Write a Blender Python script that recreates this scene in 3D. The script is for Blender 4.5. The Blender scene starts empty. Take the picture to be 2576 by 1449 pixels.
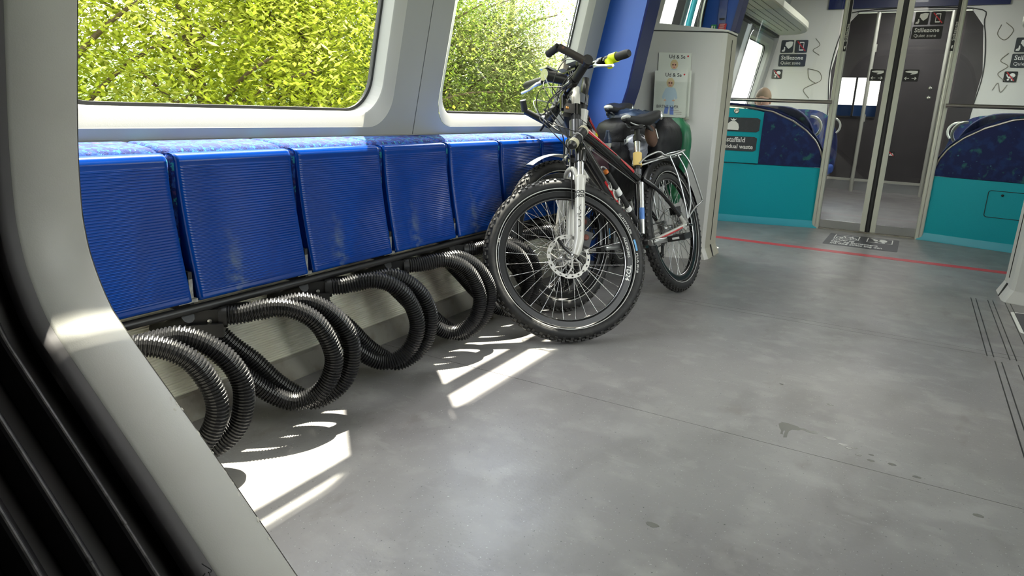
import bpy, math, random
from mathutils import Vector, Matrix
random.seed(7)
SC = bpy.context.scene
COL = SC.collection
pi = math.pi
sin, cos = math.sin, math.cos

# ------------------------------------------------------------------ camera, world, sun, exposure
YAW, PIT, ROL, FPX, CZ = 0.51680792, 0.2570454, 0.04056135, 1727.28, 1.0
fw = Vector((cos(YAW)*cos(PIT), sin(YAW)*cos(PIT), -sin(PIT)))
rt = fw.cross(Vector((0, 0, 1))).normalized(); up = rt.cross(fw)
r2 = rt*cos(ROL) + up*sin(ROL); u2 = -rt*sin(ROL) + up*cos(ROL)
cam = bpy.data.cameras.new('camera'); co = bpy.data.objects.new('camera', cam); COL.objects.link(co)
co.matrix_world = Matrix(((r2.x, u2.x, -fw.x, 0), (r2.y, u2.y, -fw.y, 0), (r2.z, u2.z, -fw.z, CZ), (0, 0, 0, 1)))
cam.sensor_width = 36; cam.lens = FPX*36/2576; cam.clip_start = .05; cam.clip_end = 500
SC.camera = co

W = bpy.data.worlds.new('world'); SC.world = W; W.use_nodes = True
nt = W.node_tree; nt.nodes.clear()
wo = nt.nodes.new('ShaderNodeOutputWorld'); bg = nt.nodes.new('ShaderNodeBackground')
sky = nt.nodes.new('ShaderNodeTexSky'); sky.sky_type = 'NISHITA'; sky.sun_disc = False
sky.sun_elevation = math.radians(62); sky.sun_rotation = math.radians(60); sky.air_density = 1.2; sky.dust_density = 1.5
tc = nt.nodes.new('ShaderNodeTexCoord'); nz = nt.nodes.new('ShaderNodeTexNoise'); nz.inputs['Scale'].default_value = 3.2
nz.inputs['Detail'].default_value = 6
rp = nt.nodes.new('ShaderNodeValToRGB'); rp.color_ramp.elements[0].position = .34; rp.color_ramp.elements[1].position = .56
mx = nt.nodes.new('ShaderNodeMixRGB'); mx.inputs[2].default_value = (8.2, 8.1, 7.7, 1)
nt.links.new(tc.outputs['Generated'], nz.inputs['Vector']); nt.links.new(nz.outputs['Fac'], rp.inputs[0])
nt.links.new(rp.outputs[0], mx.inputs[0]); nt.links.new(sky.outputs[0], mx.inputs[1])
nt.links.new(mx.outputs[0], bg.inputs[0]); nt.links.new(bg.outputs[0], wo.inputs[0])
bg.inputs[1].default_value = .30

sl = bpy.data.lights.new('sun', 'SUN'); sl.energy = 7.5; sl.angle = math.radians(.55); sl.color = (1, .94, .80)
so = bpy.data.objects.new('sun', sl); COL.objects.link(so)
so.rotation_euler = Vector((-.41, -.22, -1)).to_track_quat('-Z', 'Y').to_euler(); so.location = (5, 8, 12)

SC.view_settings.view_transform = 'Standard'; SC.view_settings.look = 'None'
SC.view_settings.exposure = 2.05; SC.view_settings.gamma = 1; SC.view_settings.use_curve_mapping = False
try:
    SC.cycles.max_bounces = 10; SC.cycles.transparent_max_bounces = 24; SC.cycles.use_denoising = True
    SC.cycles.sample_clamp_indirect = 6; SC.cycles.caustics_reflective = False; SC.cycles.caustics_refractive = False
except Exception:
    pass

# ------------------------------------------------------------------ materials
MT = {}
def mat(name, col, rough=.5, metal=0, spec=.5, noise=None, bump=None, emit=None, coat=0):
    """noise=(scale, amount, colour2, lo, hi[, detail[, stretch]])  bump=(scale, strength)"""
    if name in MT: return MT[name]
    m = bpy.data.materials.new(name); m.use_nodes = True; n = m.node_tree; b = n.nodes['Principled BSDF']
    c = (*col, 1); b.inputs['Base Color'].default_value = c; b.inputs['Roughness'].default_value = rough
    b.inputs['Metallic'].default_value = metal
    b.inputs['Specular IOR Level'].default_value = spec
    if coat: b.inputs['Coat Weight'].default_value = coat; b.inputs['Coat Roughness'].default_value = .15
    t = n.nodes.new('ShaderNodeTexCoord'); last = None
    for k, z in enumerate(noise or []):
        sc, amt, c2, lo, hi = z[:5]; det = z[5] if len(z) > 5 else 4; st = z[6] if len(z) > 6 else (1, 1, 1)
        mp = n.nodes.new('ShaderNodeMapping'); mp.inputs['Scale'].default_value = st; mp.inputs['Location'].default_value = (k*3.7, k*1.3, k*2.1)
        x = n.nodes.new('ShaderNodeTexNoise'); x.inputs['Scale'].default_value = sc; x.inputs['Detail'].default_value = det
        r = n.nodes.new('ShaderNodeValToRGB'); r.color_ramp.elements[0].position = lo; r.color_ramp.elements[1].position = hi
        r.color_ramp.elements[1].color = (amt, amt, amt, 1)
        q = n.nodes.new('ShaderNodeMixRGB'); q.inputs[2].default_value = (*c2, 1)
        n.links.new(t.outputs['Object'], mp.inputs[0]); n.links.new(mp.outputs[0], x.inputs['Vector'])
        n.links.new(x.outputs['Fac'], r.inputs[0]); n.links.new(r.outputs[0], q.inputs[0])
        if last: n.links.new(last, q.inputs[1])
        else: q.inputs[1].default_value = c
        last = q.outputs[0]
    if last: n.links.new(last, b.inputs['Base Color'])
    if bump:
        x = n.nodes.new('ShaderNodeTexNoise'); x.inputs['Scale'].default_value = bump[0]; x.inputs['Detail'].default_value = 5
        bu = n.nodes.new('ShaderNodeBump'); bu.inputs['Strength'].default_value = bump[1]; bu.inputs['Distance'].default_value = .01
        n.links.new(t.outputs['Object'], x.inputs['Vector']); n.links.new(x.outputs['Fac'], bu.inputs['Height']); n.links.new(bu.outputs[0], b.inputs['Normal'])
    if emit: b.inputs['Emission Color'].default_value = (*emit[:3], 1); b.inputs['Emission Strength'].default_value = emit[3]
    MT[name] = m; return m

def glass_mat(name, tint, refl=1.0, rough=0.0):
    m = bpy.data.materials.new(name); m.use_nodes = True; n = m.node_tree; n.nodes.clear()
    o = n.nodes.new('ShaderNodeOutputMaterial'); t = n.nodes.new('ShaderNodeBsdfTransparent'); g = n.nodes.new('ShaderNodeBsdfGlossy')
    f = n.nodes.new('ShaderNodeFresnel'); f.inputs[0].default_value = 1.35; x = n.nodes.new('ShaderNodeMixShader')
    mu = n.nodes.new('ShaderNodeMath'); mu.operation = 'MULTIPLY'; mu.inputs[1].default_value = refl
    t.inputs[0].default_value = (*tint, 1); g.inputs['Roughness'].default_value = rough
    n.links.new(f.outputs[0], mu.inputs[0]); n.links.new(mu.outputs[0], x.inputs[0]); n.links.new(t.outputs[0], x.inputs[1]); n.links.new(g.outputs[0], x.inputs[2]); n.links.new(x.outputs[0], o.inputs[0])
    MT[name] = m; return m

def leaf_mat(name, c1, c2, c3):
    m = bpy.data.materials.new(name); m.use_nodes = True; n = m.node_tree; n.nodes.clear()
    o = n.nodes.new('ShaderNodeOutputMaterial'); d = n.nodes.new('ShaderNodeBsdfDiffuse'); tr = n.nodes.new('ShaderNodeBsdfTranslucent'); x = n.nodes.new('ShaderNodeMixShader'); x.inputs[0].default_value = .45
    t = n.nodes.new('ShaderNodeTexCoord'); z = n.nodes.new('ShaderNodeTexNoise'); z.inputs['Scale'].default_value = 1.5; z.inputs['Detail'].default_value = 8
    z.inputs['Roughness'].default_value = .75
    r = n.nodes.new('ShaderNodeValToRGB'); e = r.color_ramp.elements; e[0].position = .36; e[0].color = (*c1, 1); e[1].position = .64; e[1].color = (*c3, 1)
    k = e.new(.5); k.color = (*c2, 1)
    n.links.new(t.outputs['Object'], z.inputs['Vector']); n.links.new(z.outputs['Fac'], r.inputs[0]); n.links.new(r.outputs[0], d.inputs[0]); n.links.new(r.outputs[0], tr.inputs[0])
    n.links.new(d.outputs[0], x.inputs[1]); n.links.new(tr.outputs[0], x.inputs[2]); n.links.new(x.outputs[0], o.inputs[0])
    MT[name] = m; return m

M_frame = mat('frame_grey_paint', (.36, .355, .33), .42, spec=.4, noise=[(5, .5, (.40, .40, .375), .4, .6)], bump=(350, .05))
M_bevel = mat('dark_bevel_paint', (.085, .08, .085), .6)
M_bellow = mat('black_rubber_bellows', (.012, .011, .013), .5, noise=[(9, .5, (.03, .024, .028), .45, .7)])
M_bellow_edge = mat('worn_pleat_edge', (.06, .055, .055), .55, noise=[(60, .8, (.015, .015, .015), .42, .6)])  # lighter tone paints the highlight on the pleat ridges; also colours the clips
M_wall = mat('wall_panel_grey', (.33, .335, .325), .5, spec=.3, bump=(400, .04))
M_sill = mat('window_reveal_cream', (.40, .395, .365), .42, bump=(300, .04))
M_rub = mat('black_rubber', (.02, .02, .022), .6)
M_glass = glass_mat('window_glass', (.95, .97, .95), .8)
M_glass2 = glass_mat('partition_glass', (.93, .96, .95), 1.3)
M_gdark = glass_mat('door_glass_tinted', (.72, .73, .73), 1.5)
M_corr = mat('ribbed_metal_cream', (.80, .78, .68), .45, spec=.4, noise=[(4, .5, (.30, .27, .22), .55, .75)])
M_kick = mat('dirty_kick_strip', (.30, .285, .25), .5, noise=[(7, .8, (.08, .055, .035), .45, .7), (60, .5, (.35, .34, .32), .6, .8)])
M_blue = mat('blue_plastic_shell', (.0005, .036, .235), .20, spec=.24, noise=[(3, .4, (.002, .018, .14), .45, .7), (9, .35, (.10, .15, .22), .70, .85, 8, (2, 1, .5))])
def scuffed(m):
    """grey rubbed patch with its own place on every shell (object space)"""
    n = m.node_tree; b = n.nodes['Principled BSDF']; src = b.inputs['Base Color'].links[0].from_socket
    t = n.nodes.new('ShaderNodeTexCoord'); x = n.nodes.new('ShaderNodeSeparateXYZ'); n.links.new(t.outputs['Object'], x.inputs[0])
    def M_(op, a, c):
        k = n.nodes.new('ShaderNodeMath'); k.operation = op; k.use_clamp = op == 'MULTIPLY'
        for i, v in enumerate((a, c)):
            if v is None: continue
            if isinstance(v, (int, float)): k.inputs[i].default_value = v
            else: n.links.new(v, k.inputs[i])
        return k.outputs[0]
    dx = M_('ABSOLUTE', M_('ADD', x.outputs['X'], .075), None); fx = n.nodes.new('ShaderNodeMapRange'); fx.inputs[1].default_value = .045; fx.inputs[2].default_value = .005; n.links.new(dx, fx.inputs[0])
    fz = n.nodes.new('ShaderNodeMapRange'); fz.inputs[1].default_value = .22; fz.inputs[2].default_value = .03; n.links.new(x.outputs['Z'], fz.inputs[0])
    z = n.nodes.new('ShaderNodeTexNoise'); z.inputs['Scale'].default_value = 28; z.inputs['Detail'].default_value = 9; n.links.new(t.outputs['Object'], z.inputs['Vector'])
    r = n.nodes.new('ShaderNodeMapRange'); r.inputs[1].default_value = .42; r.inputs[2].default_value = .68; n.links.new(z.outputs['Fac'], r.inputs[0])
    f = M_('MULTIPLY', M_('MULTIPLY', fx.outputs[0], fz.outputs[0]), r.outputs[0]); f = M_('MULTIPLY', f, .75)
    q = n.nodes.new('ShaderNodeMixRGB'); q.inputs[2].default_value = (.13, .18, .22, 1); n.links.new(f, q.inputs[0]); n.links.new(src, q.inputs[1]); n.links.new(q.outputs[0], b.inputs['Base Color'])
scuffed(M_blue)
M_fab = mat('seat_moquette', (.006, .018, .13), .9, noise=[(46, .9, (.01, .06, .30), .5, .58, 6), (55, .9, (.02, .26, .28), .58, .64, 5), (34, .8, (.10, .05, .16), .62, .70, 6), (90, .9, (.10, .40, .38), .68, .72, 3)], bump=(220, .35))
M_fabd = mat('dark_moquette', (.006, .012, .075), .85, noise=[(11, .8, (.008, .03, .13), .5, .62), (14, .8, (.02, .14, .12), .60, .70, 5), (30, .8, (.06, .22, .28), .70, .76, 3)], bump=(160, .2))
M_rail = mat('black_steel', (.014, .014, .015), .4, spec=.45)
M_hose = mat('black_corrugated_hose', (.014, .014, .0155), .38, spec=.5)
M_bolt = mat('zinc_bolt', (.62, .62, .60), .3, 1)
M_brk = mat('galvanised_bracket', (.25, .25, .24), .5, .6, noise=[(80, .7, (.5, .5, .48), .5, .7)])
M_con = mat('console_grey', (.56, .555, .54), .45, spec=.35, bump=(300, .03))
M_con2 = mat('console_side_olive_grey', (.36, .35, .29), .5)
M_bpart = mat('blue_partition', (.020, .095, .43), .40, spec=.35, noise=[(3, .4, (.03, .12, .45), .4, .7)])
M_bdark = mat('navy_edge', (.004, .012, .09), .4)
M_teal = mat('teal_laminate', (.006, .34, .41), .45, spec=.2, noise=[(200, .25, (.01, .40, .47), .4, .6)])
M_teal2 = mat('light_teal_trim', (.03, .36, .47), .4)
M_post = mat('cream_metal_post', (.58, .59, .52), .28, .15)
M_chrome = mat('chrome', (.62, .62, .61), .20, 1)
M_rotor = mat('rotor_steel', (.36, .35, .33), .42, .7)
M_steel = mat('brushed_steel', (.42, .40, .38), .28, 1)
M_alu = mat('silver_alloy', (.60, .61, .61), .28, .9)
M_char = mat('charcoal_panel', (.060, .055, .058), .35, spec=.4, noise=[(6, .5, (.085, .078, .08), .5, .7)])
M_white = mat('white_print', (.78, .78, .76), .6)
M_red = mat('red_print', (.55, .02, .03), .5)
M_redl = mat('red_floor_tape', (.50, .045, .06), .45, noise=[(40, .5, (.36, .07, .08), .5, .7)])
M_green = mat('green_print', (.02, .30, .09), .5)
M_black = mat('black_print', (.012, .012, .014), .45)
M_slate = mat('slate_sign_plate', (.035, .04, .048), .5, noise=[(30, .5, (.06, .06, .075), .5, .7)])
M_mat = mat('dark_floor_sticker', (.055, .054, .064), .5)
M_ceil = mat('cream_ceiling', (.56, .55, .47), .5)
M_fill = mat('ceiling_lamp_diffuser', (.9, .9, .88), .5, emit=(1, .95, .86, 1.0))  # glow of the added ambient fill lamps
M_fill2 = mat('compartment_lamp_diffuser', (.9, .9, .88), .5, emit=(1, .97, .93, 13))  # stronger fill, stands in for window light in the far compartment
M_tire = mat('tyre_rubber', (.014, .014, .015), .62, spec=.4, noise=[(30, .6, (.045, .042, .038), .5, .75)])
M_tread = mat('tread_rubber', (.030, .029, .028), .55, spec=.5, noise=[(50, .6, (.08, .075, .07), .5, .75)])
M_rim = mat('black_rim', (.012, .012, .013), .3, .4)
M_refl = mat('reflective_band', (.42, .42, .40), .4)
M_spoke = mat('spoke_steel', (.55, .55, .55), .25, 1)
M_bike = mat('black_bike_paint', (.006, .006, .007), .18, spec=.6, coat=.6)
M_bred = mat('red_bike_paint', (.42, .012, .018), .22, coat=.5)
M_bwht = mat('white_bike_paint', (.52, .51, .47), .28, coat=.5)
M_bgry = mat('grey_bike_paint', (.12, .12, .13), .22, .5)
M_grip = mat('grip_rubber', (.010, .010, .011), .6)
M_grip2 = mat('worn_grip', (.028, .022, .018), .5, noise=[(30, .9, (.28, .10, .04), .60, .75)])
M_yel = mat('neon_yellow_band', (.62, .72, .01), .4)
M_amber = mat('amber_tape', (.70, .50, .17), .5)
M_brown = mat('brown_suede', (.10, .055, .038), .9)
M_bag = mat('black_nylon', (.005, .005, .006), .5, spec=.25, noise=[(8, .5, (.012, .012, .015), .45, .6)], bump=(18, .6))
M_navy = mat('navy_rain_cover', (.02, .035, .075), .35, noise=[(12, .6, (.10, .15, .24), .52, .7)], bump=(16, .9))
M_silv = mat('silver_rain_cover', (.24, .25, .30), .30, .3, bump=(10, .6))
M_bgreen = mat('green_tarpaulin', (.006, .125, .055), .4, noise=[(6, .5, (.05, .16, .05), .5, .7)])
M_paper = mat('magazine_paper', (.70, .72, .66), .35)
M_skin = mat('skin', (.55, .29, .20), .5); M_hair = mat('brown_hair', (.16, .09, .045), .7)
M_cloth = mat('dark_sweater', (.02, .022, .035), .9)
M_grass = mat('grass_bank', (.02, .045, .006), .9, noise=[(6, .8, (.06, .10, .015), .45, .6)])
M_bark = mat('tree_bark', (.12, .085, .05), .9)
L_a = leaf_mat('leaves_bright', (.07, .12, .012), (.42, .48, .04), (.80, .78, .24))
L_b = leaf_mat('leaves_mid', (.035, .07, .015), (.20, .28, .045), (.55, .58, .15))
L_c = leaf_mat('leaves_olive', (.04, .065, .02), (.20, .24, .08), (.52, .48, .24))
def floor_mat():
    m = mat('floor_vinyl', (.235, .228, .224), .34, spec=.45, noise=[
        (1.1, .7, (.185, .175, .18), .42, .60, 12), (3.1, .55, (.15, .14, .14), .52, .70, 14, (1, 1.7, 1)),
        (4.5, .5, (.31, .305, .295), .54, .68, 15, (1.5, 1, 1)), (11, .22, (.36, .355, .34), .56, .68, 15), (150, .75, (.44, .44, .43), .68, .72, 2), (120, .9, (.07, .07, .07), .70, .73, 2),
        (7, .16, (.42, .42, .40), .64, .72, 14, (3, .9, 1)), (5, .35, (.12, .10, .09), .64, .72, 14, (.8, 1.6, 1))], bump=(90, .05))
    n = m.node_tree; b = n.nodes['Principled BSDF']
    t = n.nodes.new('ShaderNodeTexNoise'); t.inputs['Scale'].default_value = 5; t.inputs['Detail'].default_value = 8
    r = n.nodes.new('ShaderNodeMapRange'); r.inputs[3].default_value = .24; r.inputs[4].default_value = .5
    c = n.nodes.new('ShaderNodeTexCoord'); n.links.new(c.outputs['Object'], t.inputs['Vector']); n.links.new(t.outputs['Fac'], r.inputs[0]); n.links.new(r.outputs[0], b.inputs['Roughness'])
    return m
M_floor = floor_mat()

# ------------------------------------------------------------------ geometry helpers
class G:
    def __init__(s): s.v = []; s.f = []; s.m = []; s.s = []; s.cur = 0; s.sm = False
    def add(s, vs, fs, smooth=None):
        o = len(s.v); s.v += [tuple(p) for p in vs]
        for f in fs: s.f.append([i+o for i in f]); s.m.append(s.cur); s.s.append(s.sm if smooth is None else smooth)
        return s
    def box(s, a, b):
        (x0, y0, z0), (x1, y1, z1) = a, b
        return s.add([(x0, y0, z0), (x1, y0, z0), (x1, y1, z0), (x0, y1, z0), (x0, y0, z1), (x1, y0, z1), (x1, y1, z1), (x0, y1, z1)],
                     [(0, 3, 2, 1), (4, 5, 6, 7), (0, 1, 5, 4), (1, 2, 6, 5), (2, 3, 7, 6), (3, 0, 4, 7)], False)
    def obox(s, c, ax, h):
        c = Vector(c); X, Y, Z = [Vector(a).normalized()*k for a, k in zip(ax, h)]
        vs = [c + X*i + Y*j + Z*k for k in (-1, 1) for j in (-1, 1) for i in (-1, 1)]
        return s.add(vs, [(0, 2, 3, 1), (4, 5, 7, 6), (0, 1, 5, 4), (1, 3, 7, 5), (3, 2, 6, 7), (2, 0, 4, 6)], False)
    def prism(s, poly, fn0, fn1):
        """poly: list of 2D; fn0/fn1 map a 2D point to 3D for both caps"""
        n = len(poly); vs = [fn0(p) for p in poly] + [fn1(p) for p in poly]
        fs = [tuple(range(n))[::-1], tuple(range(n, 2*n))] + [(i, (i+1) % n, n+(i+1) % n, n+i) for i in range(n)]
        return s.add(vs, fs, False)
    def loft(s, loops, closed=True, caps=False, smooth=True):
        n = len(loops[0]); vs = [p for l in loops for p in l]; fs = []
        for k in range(len(loops)-1):
            for i in range(n if closed else n-1):
                j = (i+1) % n; fs.append((k*n+i, k*n+j, (k+1)*n+j, (k+1)*n+i))
        s.add(vs, fs, smooth)
        if caps:
            s.add(loops[0], [tuple(range(n))[::-1]], False); s.add(loops[-1], [tuple(range(n))], False)
        return s
    def tube(s, pts, r, n=10, caps=True, smooth=True, rad=None):
        P = [Vector(p) for p in pts]; L = []; prev = None
        for i, p in enumerate(P):
            t = (P[min(i+1, len(P)-1)] - P[max(i-1, 0)])
            if t.length < 1e-9: t = Vector((0, 0, 1))
            t.normalize()
            if prev is None:
                a = Vector((0, 0, 1)) if abs(t.z) < .9 else Vector((1, 0, 0)); u = t.cross(a).normalized()
            else:
                u = (prev - t*prev.dot(t)).normalized()
            prev = u; w = t.cross(u); rr = (rad[i] if rad else (r[i] if isinstance(r, (list, tuple)) else r))
            L.append([p + (u*cos(2*pi*k/n) + w*sin(2*pi*k/n))*rr for k in range(n)])
        return s.loft(L, True, caps, smooth)
    def lathe(s, c, ax, prof, n=20, caps=False, smooth=True):
        c = Vector(c); ax = Vector(ax).normalized(); a = Vector((0, 0, 1)) if abs(ax.z) < .9 else Vector((1, 0, 0)); u = ax.cross(a).normalized(); w = ax.cross(u)
        L = [[c + ax*h + (u*cos(2*pi*k/n) + w*sin(2*pi*k/n))*r for k in range(n)] for h, r in prof]
        return s.loft(L, True, caps, smooth)
    def ell(s, c, r, nu=14, nv=10, ax=None):
        c = Vector(c); A = [Vector(a).normalized() for a in ax] if ax else [Vector((1, 0, 0)), Vector((0, 1, 0)), Vector((0, 0, 1))]
        L = []
        for j in range(nv+1):
            ph = -pi/2 + pi*(j+.0)/nv; ph = max(-pi/2+.02, min(pi/2-.02, ph))
            L.append([c + A[0]*(r[0]*cos(ph)*cos(2*pi*i/nu)) + A[1]*(r[1]*cos(ph)*sin(2*pi*i/nu)) + A[2]*(r[2]*sin(ph)) for i in range(nu)])
        return s.loft(L, True, True, True)
    def xf(s, fn, start=0):
        for i in range(start, len(s.v)): s.v[i] = tuple(fn(Vector(s.v[i])))
        return s

def wloc(o):
    return o.get('_w', None)
def link(o, parent=None):
    COL.objects.link(o)
    if parent is not None: o.parent = parent
    return o
ORG = {}
def build(g, name, mats, parent=None, label=None, kind=None):
    """mesh from world coordinates; a parent at an offset is compensated"""
    me = bpy.data.meshes.new(name)
    off = Vector(ORG.get(parent.name, (0, 0, 0))) if parent is not None else Vector((0, 0, 0))
    me.from_pydata([(p[0]-off[0], p[1]-off[1], p[2]-off[2]) for p in g.v], [], g.f)
    mats = mats if isinstance(mats, (list, tuple)) else [mats]
    for m in mats: me.materials.append(m)
    me.polygons.foreach_set('material_index', g.m); me.polygons.foreach_set('use_smooth', g.s); me.update()
    o = bpy.data.objects.new(name, me); link(o, parent)
    if parent is not None: ORG[o.name] = tuple(off)
    if label: o['label'] = label
    if kind: o['kind'] = kind
    return o
def thing(name, label, cat, loc=(0, 0, 0), group=None, mw=None):
    o = bpy.data.objects.new(name, None); COL.objects.link(o); o.empty_display_size = .1
    if mw is not None: o.matrix_world = mw; ORG[o.name] = (0, 0, 0)
    else: o.location = loc; ORG[o.name] = tuple(loc)
    o['label'] = label; o['category'] = cat
    if group: o['group'] = group
    return o
def tag(o, label, cat, group=None):
    o['label'] = label; o['category'] = cat
    if group: o['group'] = group
    return o
def struct(name, g, m, parent=None):
    o = build(g, name, m, parent); o['kind'] = 'structure'; return o
def textmesh(txt, size, fn, name, m, parent, ext=.0006, align='LEFT', bold=0):
    cu = bpy.data.curves.new('t', 'FONT'); cu.body = txt; cu.size = size; cu.align_x = align; cu.extrude = ext; cu.offset = bold; cu.resolution_u = 2
    ob = bpy.data.objects.new('t', cu); COL.objects.link(ob)
    me = bpy.data.meshes.new_from_object(ob.evaluated_get(bpy.context.evaluated_depsgraph_get()))
    bpy.data.objects.remove(ob)
    g = G(); g.add([fn(v.co) for v in me.vertices], [tuple(p.vertices) for p in me.polygons], False)
    bpy.data.meshes.remove(me)
    return build(g, name, m, parent)
def plane_fn(o, X, Y):
    o = Vector(o); X = Vector(X).normalized(); Y = Vector(Y).normalized(); N = X.cross(Y)
    return lambda p: o + X*p[0] + Y*p[1] + N*(p[2] if len(p) > 2 else 0)
def plate(g, fn, poly, th=.001, z0=0):
    return g.prism(poly, lambda p: fn((p[0], p[1], z0)), lambda p: fn((p[0], p[1], z0+th)))
def rrect(x0, y0, x1, y1, r, n=5):
    P = []
    for cx, cy, a in ((x1-r, y0+r, -pi/2), (x1-r, y1-r, 0), (x0+r, y1-r, pi/2), (x0+r, y0+r, pi)):
        for i in range(n+1): P.append((cx+r*cos(a+i*pi/2/n), cy+r*sin(a+i*pi/2/n)))
    return P
def circ(cx, cy, r, n=16, ry=None):
    return [(cx+r*cos(2*pi*i/n), cy+(ry or r)*sin(2*pi*i/n)) for i in range(n)]
def bez(P, n=8):
    """Catmull-Rom through the points"""
    P = [Vector(p) for p in P]; Q = [P[0]*2-P[1]] + P + [P[-1]*2-P[-2]]; out = []
    for i in range(1, len(Q)-2):
        for k in range(n):
            t = k/n; a, b, c, d = Q[i-1], Q[i], Q[i+1], Q[i+2]
            out.append(.5*((2*b)+(c-a)*t+(2*a-5*b+4*c-d)*t*t+(3*b-a-3*c+d)*t**3))
    out.append(P[-1]); return out
def mir(p): return (p[0], .6-p[1], p[2])

# ------------------------------------------------------------------ shell: floor
sub = G().box((-1, -1.5, -.06), (12.4, 2.05, -.004)); FL = struct('floor', sub, M_rub)
for a, b in ((-1, 2.1445), (2.147, 3.640), (3.6425, 3.700), (3.7025, 12.4)):
    build(G().box((a, -1.5, -.004), (b, 2.0, 0)), 'floor_sheet', M_floor, FL)
for (xa, xb, ys) in ((3.62, 4.86, (-.42, -.445, -.505, -.53, -.59, -.615)), (1.6, 3.56, (-.445, -.47, -.53, -.555, -.615, -.64))):
    for y in ys:
        build(G().box((xa, y-.0022, 0), (xb, y+.0022, .0006)), 'guide_line', M_black, FL)
tag(build(G().box((5.845, -1.35, 0), (5.945, 1.95, .0008)), 'floor_tape', M_redl), 'red tape line across the grey floor in front of the glass door', 'tape')

def blob(cx, cy, rx, ry, n=18, jit=.25, seed=0):
    R = random.Random(seed); return [(cx+rx*cos(2*pi*i/n)*(1+R.uniform(-jit, jit)), cy+ry*sin(2*pi*i/n)*(1+R.uniform(-jit, jit))) for i in range(n)]
M_stain = mat('water_stain', (.16, .158, .145), .22)
st = thing('floor_stain', 'elongated dark wet stain with a trail of drops on the open floor', 'stain', (2.3, .2, 0))
PU = [(2.3172, .2572), (2.3383, .2487), (2.3397, .2304), (2.336, .2192), (2.3339, .2006), (2.3253, .1916), (2.327, .1763), (2.3213, .1601), (2.3276, .1405), (2.3225, .1323), (2.3109, .1335), (2.3046, .1478), (2.3048, .1631), (2.3116, .1742), (2.3138, .1848), (2.3019, .1934), (2.2972, .2108), (2.2775, .2181), (2.2485, .2187), (2.2252, .2168), (2.2184, .2267), (2.2413, .2291), (2.2703, .2286), (2.2777, .2337), (2.259, .2345), (2.2397, .2314), (2.2413, .2393), (2.2688, .2413), (2.2852, .2492)]
build(G().prism(PU[::-1], lambda p: (p[0], p[1], 0), lambda p: (p[0], p[1], .0004)), 'puddle', M_stain, st)
for sd, (x, y, r) in enumerate(((2.3, .094, .0185), (2.277, .054, .0155), (2.26, .035, .0129), (2.272, .021, .0104), (2.227, .007, .0104), (2.251, -.028, .0092), (2.21, -.029, .0111), (2.22, -.086, .0133), (2.176, -.152, .0126), (2.699, .311, .0081), (2.596, .126, .0133))):
    build(G().prism(blob(x, y, r*.55, r*.9, seed=sd+30, jit=.18), lambda p: (p[0], p[1], 0), lambda p: (p[0], p[1], .0004)), 'drop', M_stain, st)
tag(build(G().prism(blob(1.509, .425, .010, .017, seed=21, jit=.15), lambda p: (p[0], p[1], 0), lambda p: (p[0], p[1], .0005)), 'floor_spot', M_stain), 'single dark round spot on the floor near the bottom middle', 'stain')
tag(build(G().prism(blob(2.036, -.295, .008, .013, seed=22, jit=.15), lambda p: (p[0], p[1], 0), lambda p: (p[0], p[1], .0005)), 'floor_spot', M_stain), 'small dark spot on the floor near the right grooves', 'stain')

# ------------------------------------------------------------------ shell: side walls with window panels
def yl(z): return 1.98 - .2*(z-.865)
ZT = 2.60
def wall_pt(x, z, d=0, side=1):
    y = yl(z)+d
    return (x, y, z) if side > 0 else (x, .6-y, z)
def rr_loop(x0, z0, x1, z1, r, n=10):
    P = []; E = []
    for cx, cz, a in ((x1-r, z0+r, -pi/2), (x1-r, z1-r, 0), (x0+r, z1-r, pi/2), (x0+r, z0+r, pi)):
        for i in range(n+1):
            t = i/n; P.append((cx+r*cos(a+t*pi/2), cz+r*sin(a+t*pi/2))); E.append((cx, cz, r, a, t))
    return P
def window_panel(X0, X1, wx0, wx1, wz0, wz1, r, side, wall, Z0=.865, n=10):
    inner = rr_loop(wx0, wz0, wx1, wz1, r, n); outer = []
    corners = ((X1, Z0), (X1, ZT), (X0, ZT), (X0, Z0))
    for k, (cx, cz) in enumerate(((wx1-r, wz0+r), (wx1-r, wz1-r), (wx0+r, wz1-r), (wx0+r, wz0+r))):
        for i in range(n+1):
            t = i/n; C = corners[k]
            if k == 0: a, b = (cx, Z0), (X1, cz)
            elif k == 1: a, b = (X1, cz), (cx, ZT)
            elif k == 2: a, b = (cx, ZT), (X0, cz)
            else: a, b = (X0, cz), (cx, Z0)
            if t < .5: q = (a[0]+(C[0]-a[0])*t*2, a[1]+(C[1]-a[1])*t*2)
            else: q = (C[0]+(b[0]-C[0])*(t*2-1), C[1]+(b[1]-C[1])*(t*2-1))
            outer.append(q)
    g = G(); g.loft([[wall_pt(x, z, 0, side) for x, z in inner], [wall_pt(x, z, 0, side) for x, z in outer]], True, False, False)
    g.loft([[wall_pt(x, z, 0, side) for x, z in outer], [wall_pt(x, z, .02, side) for x, z in outer]], True, False, False)
    build(g, 'wall_panel', M_wall, wall)
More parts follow.
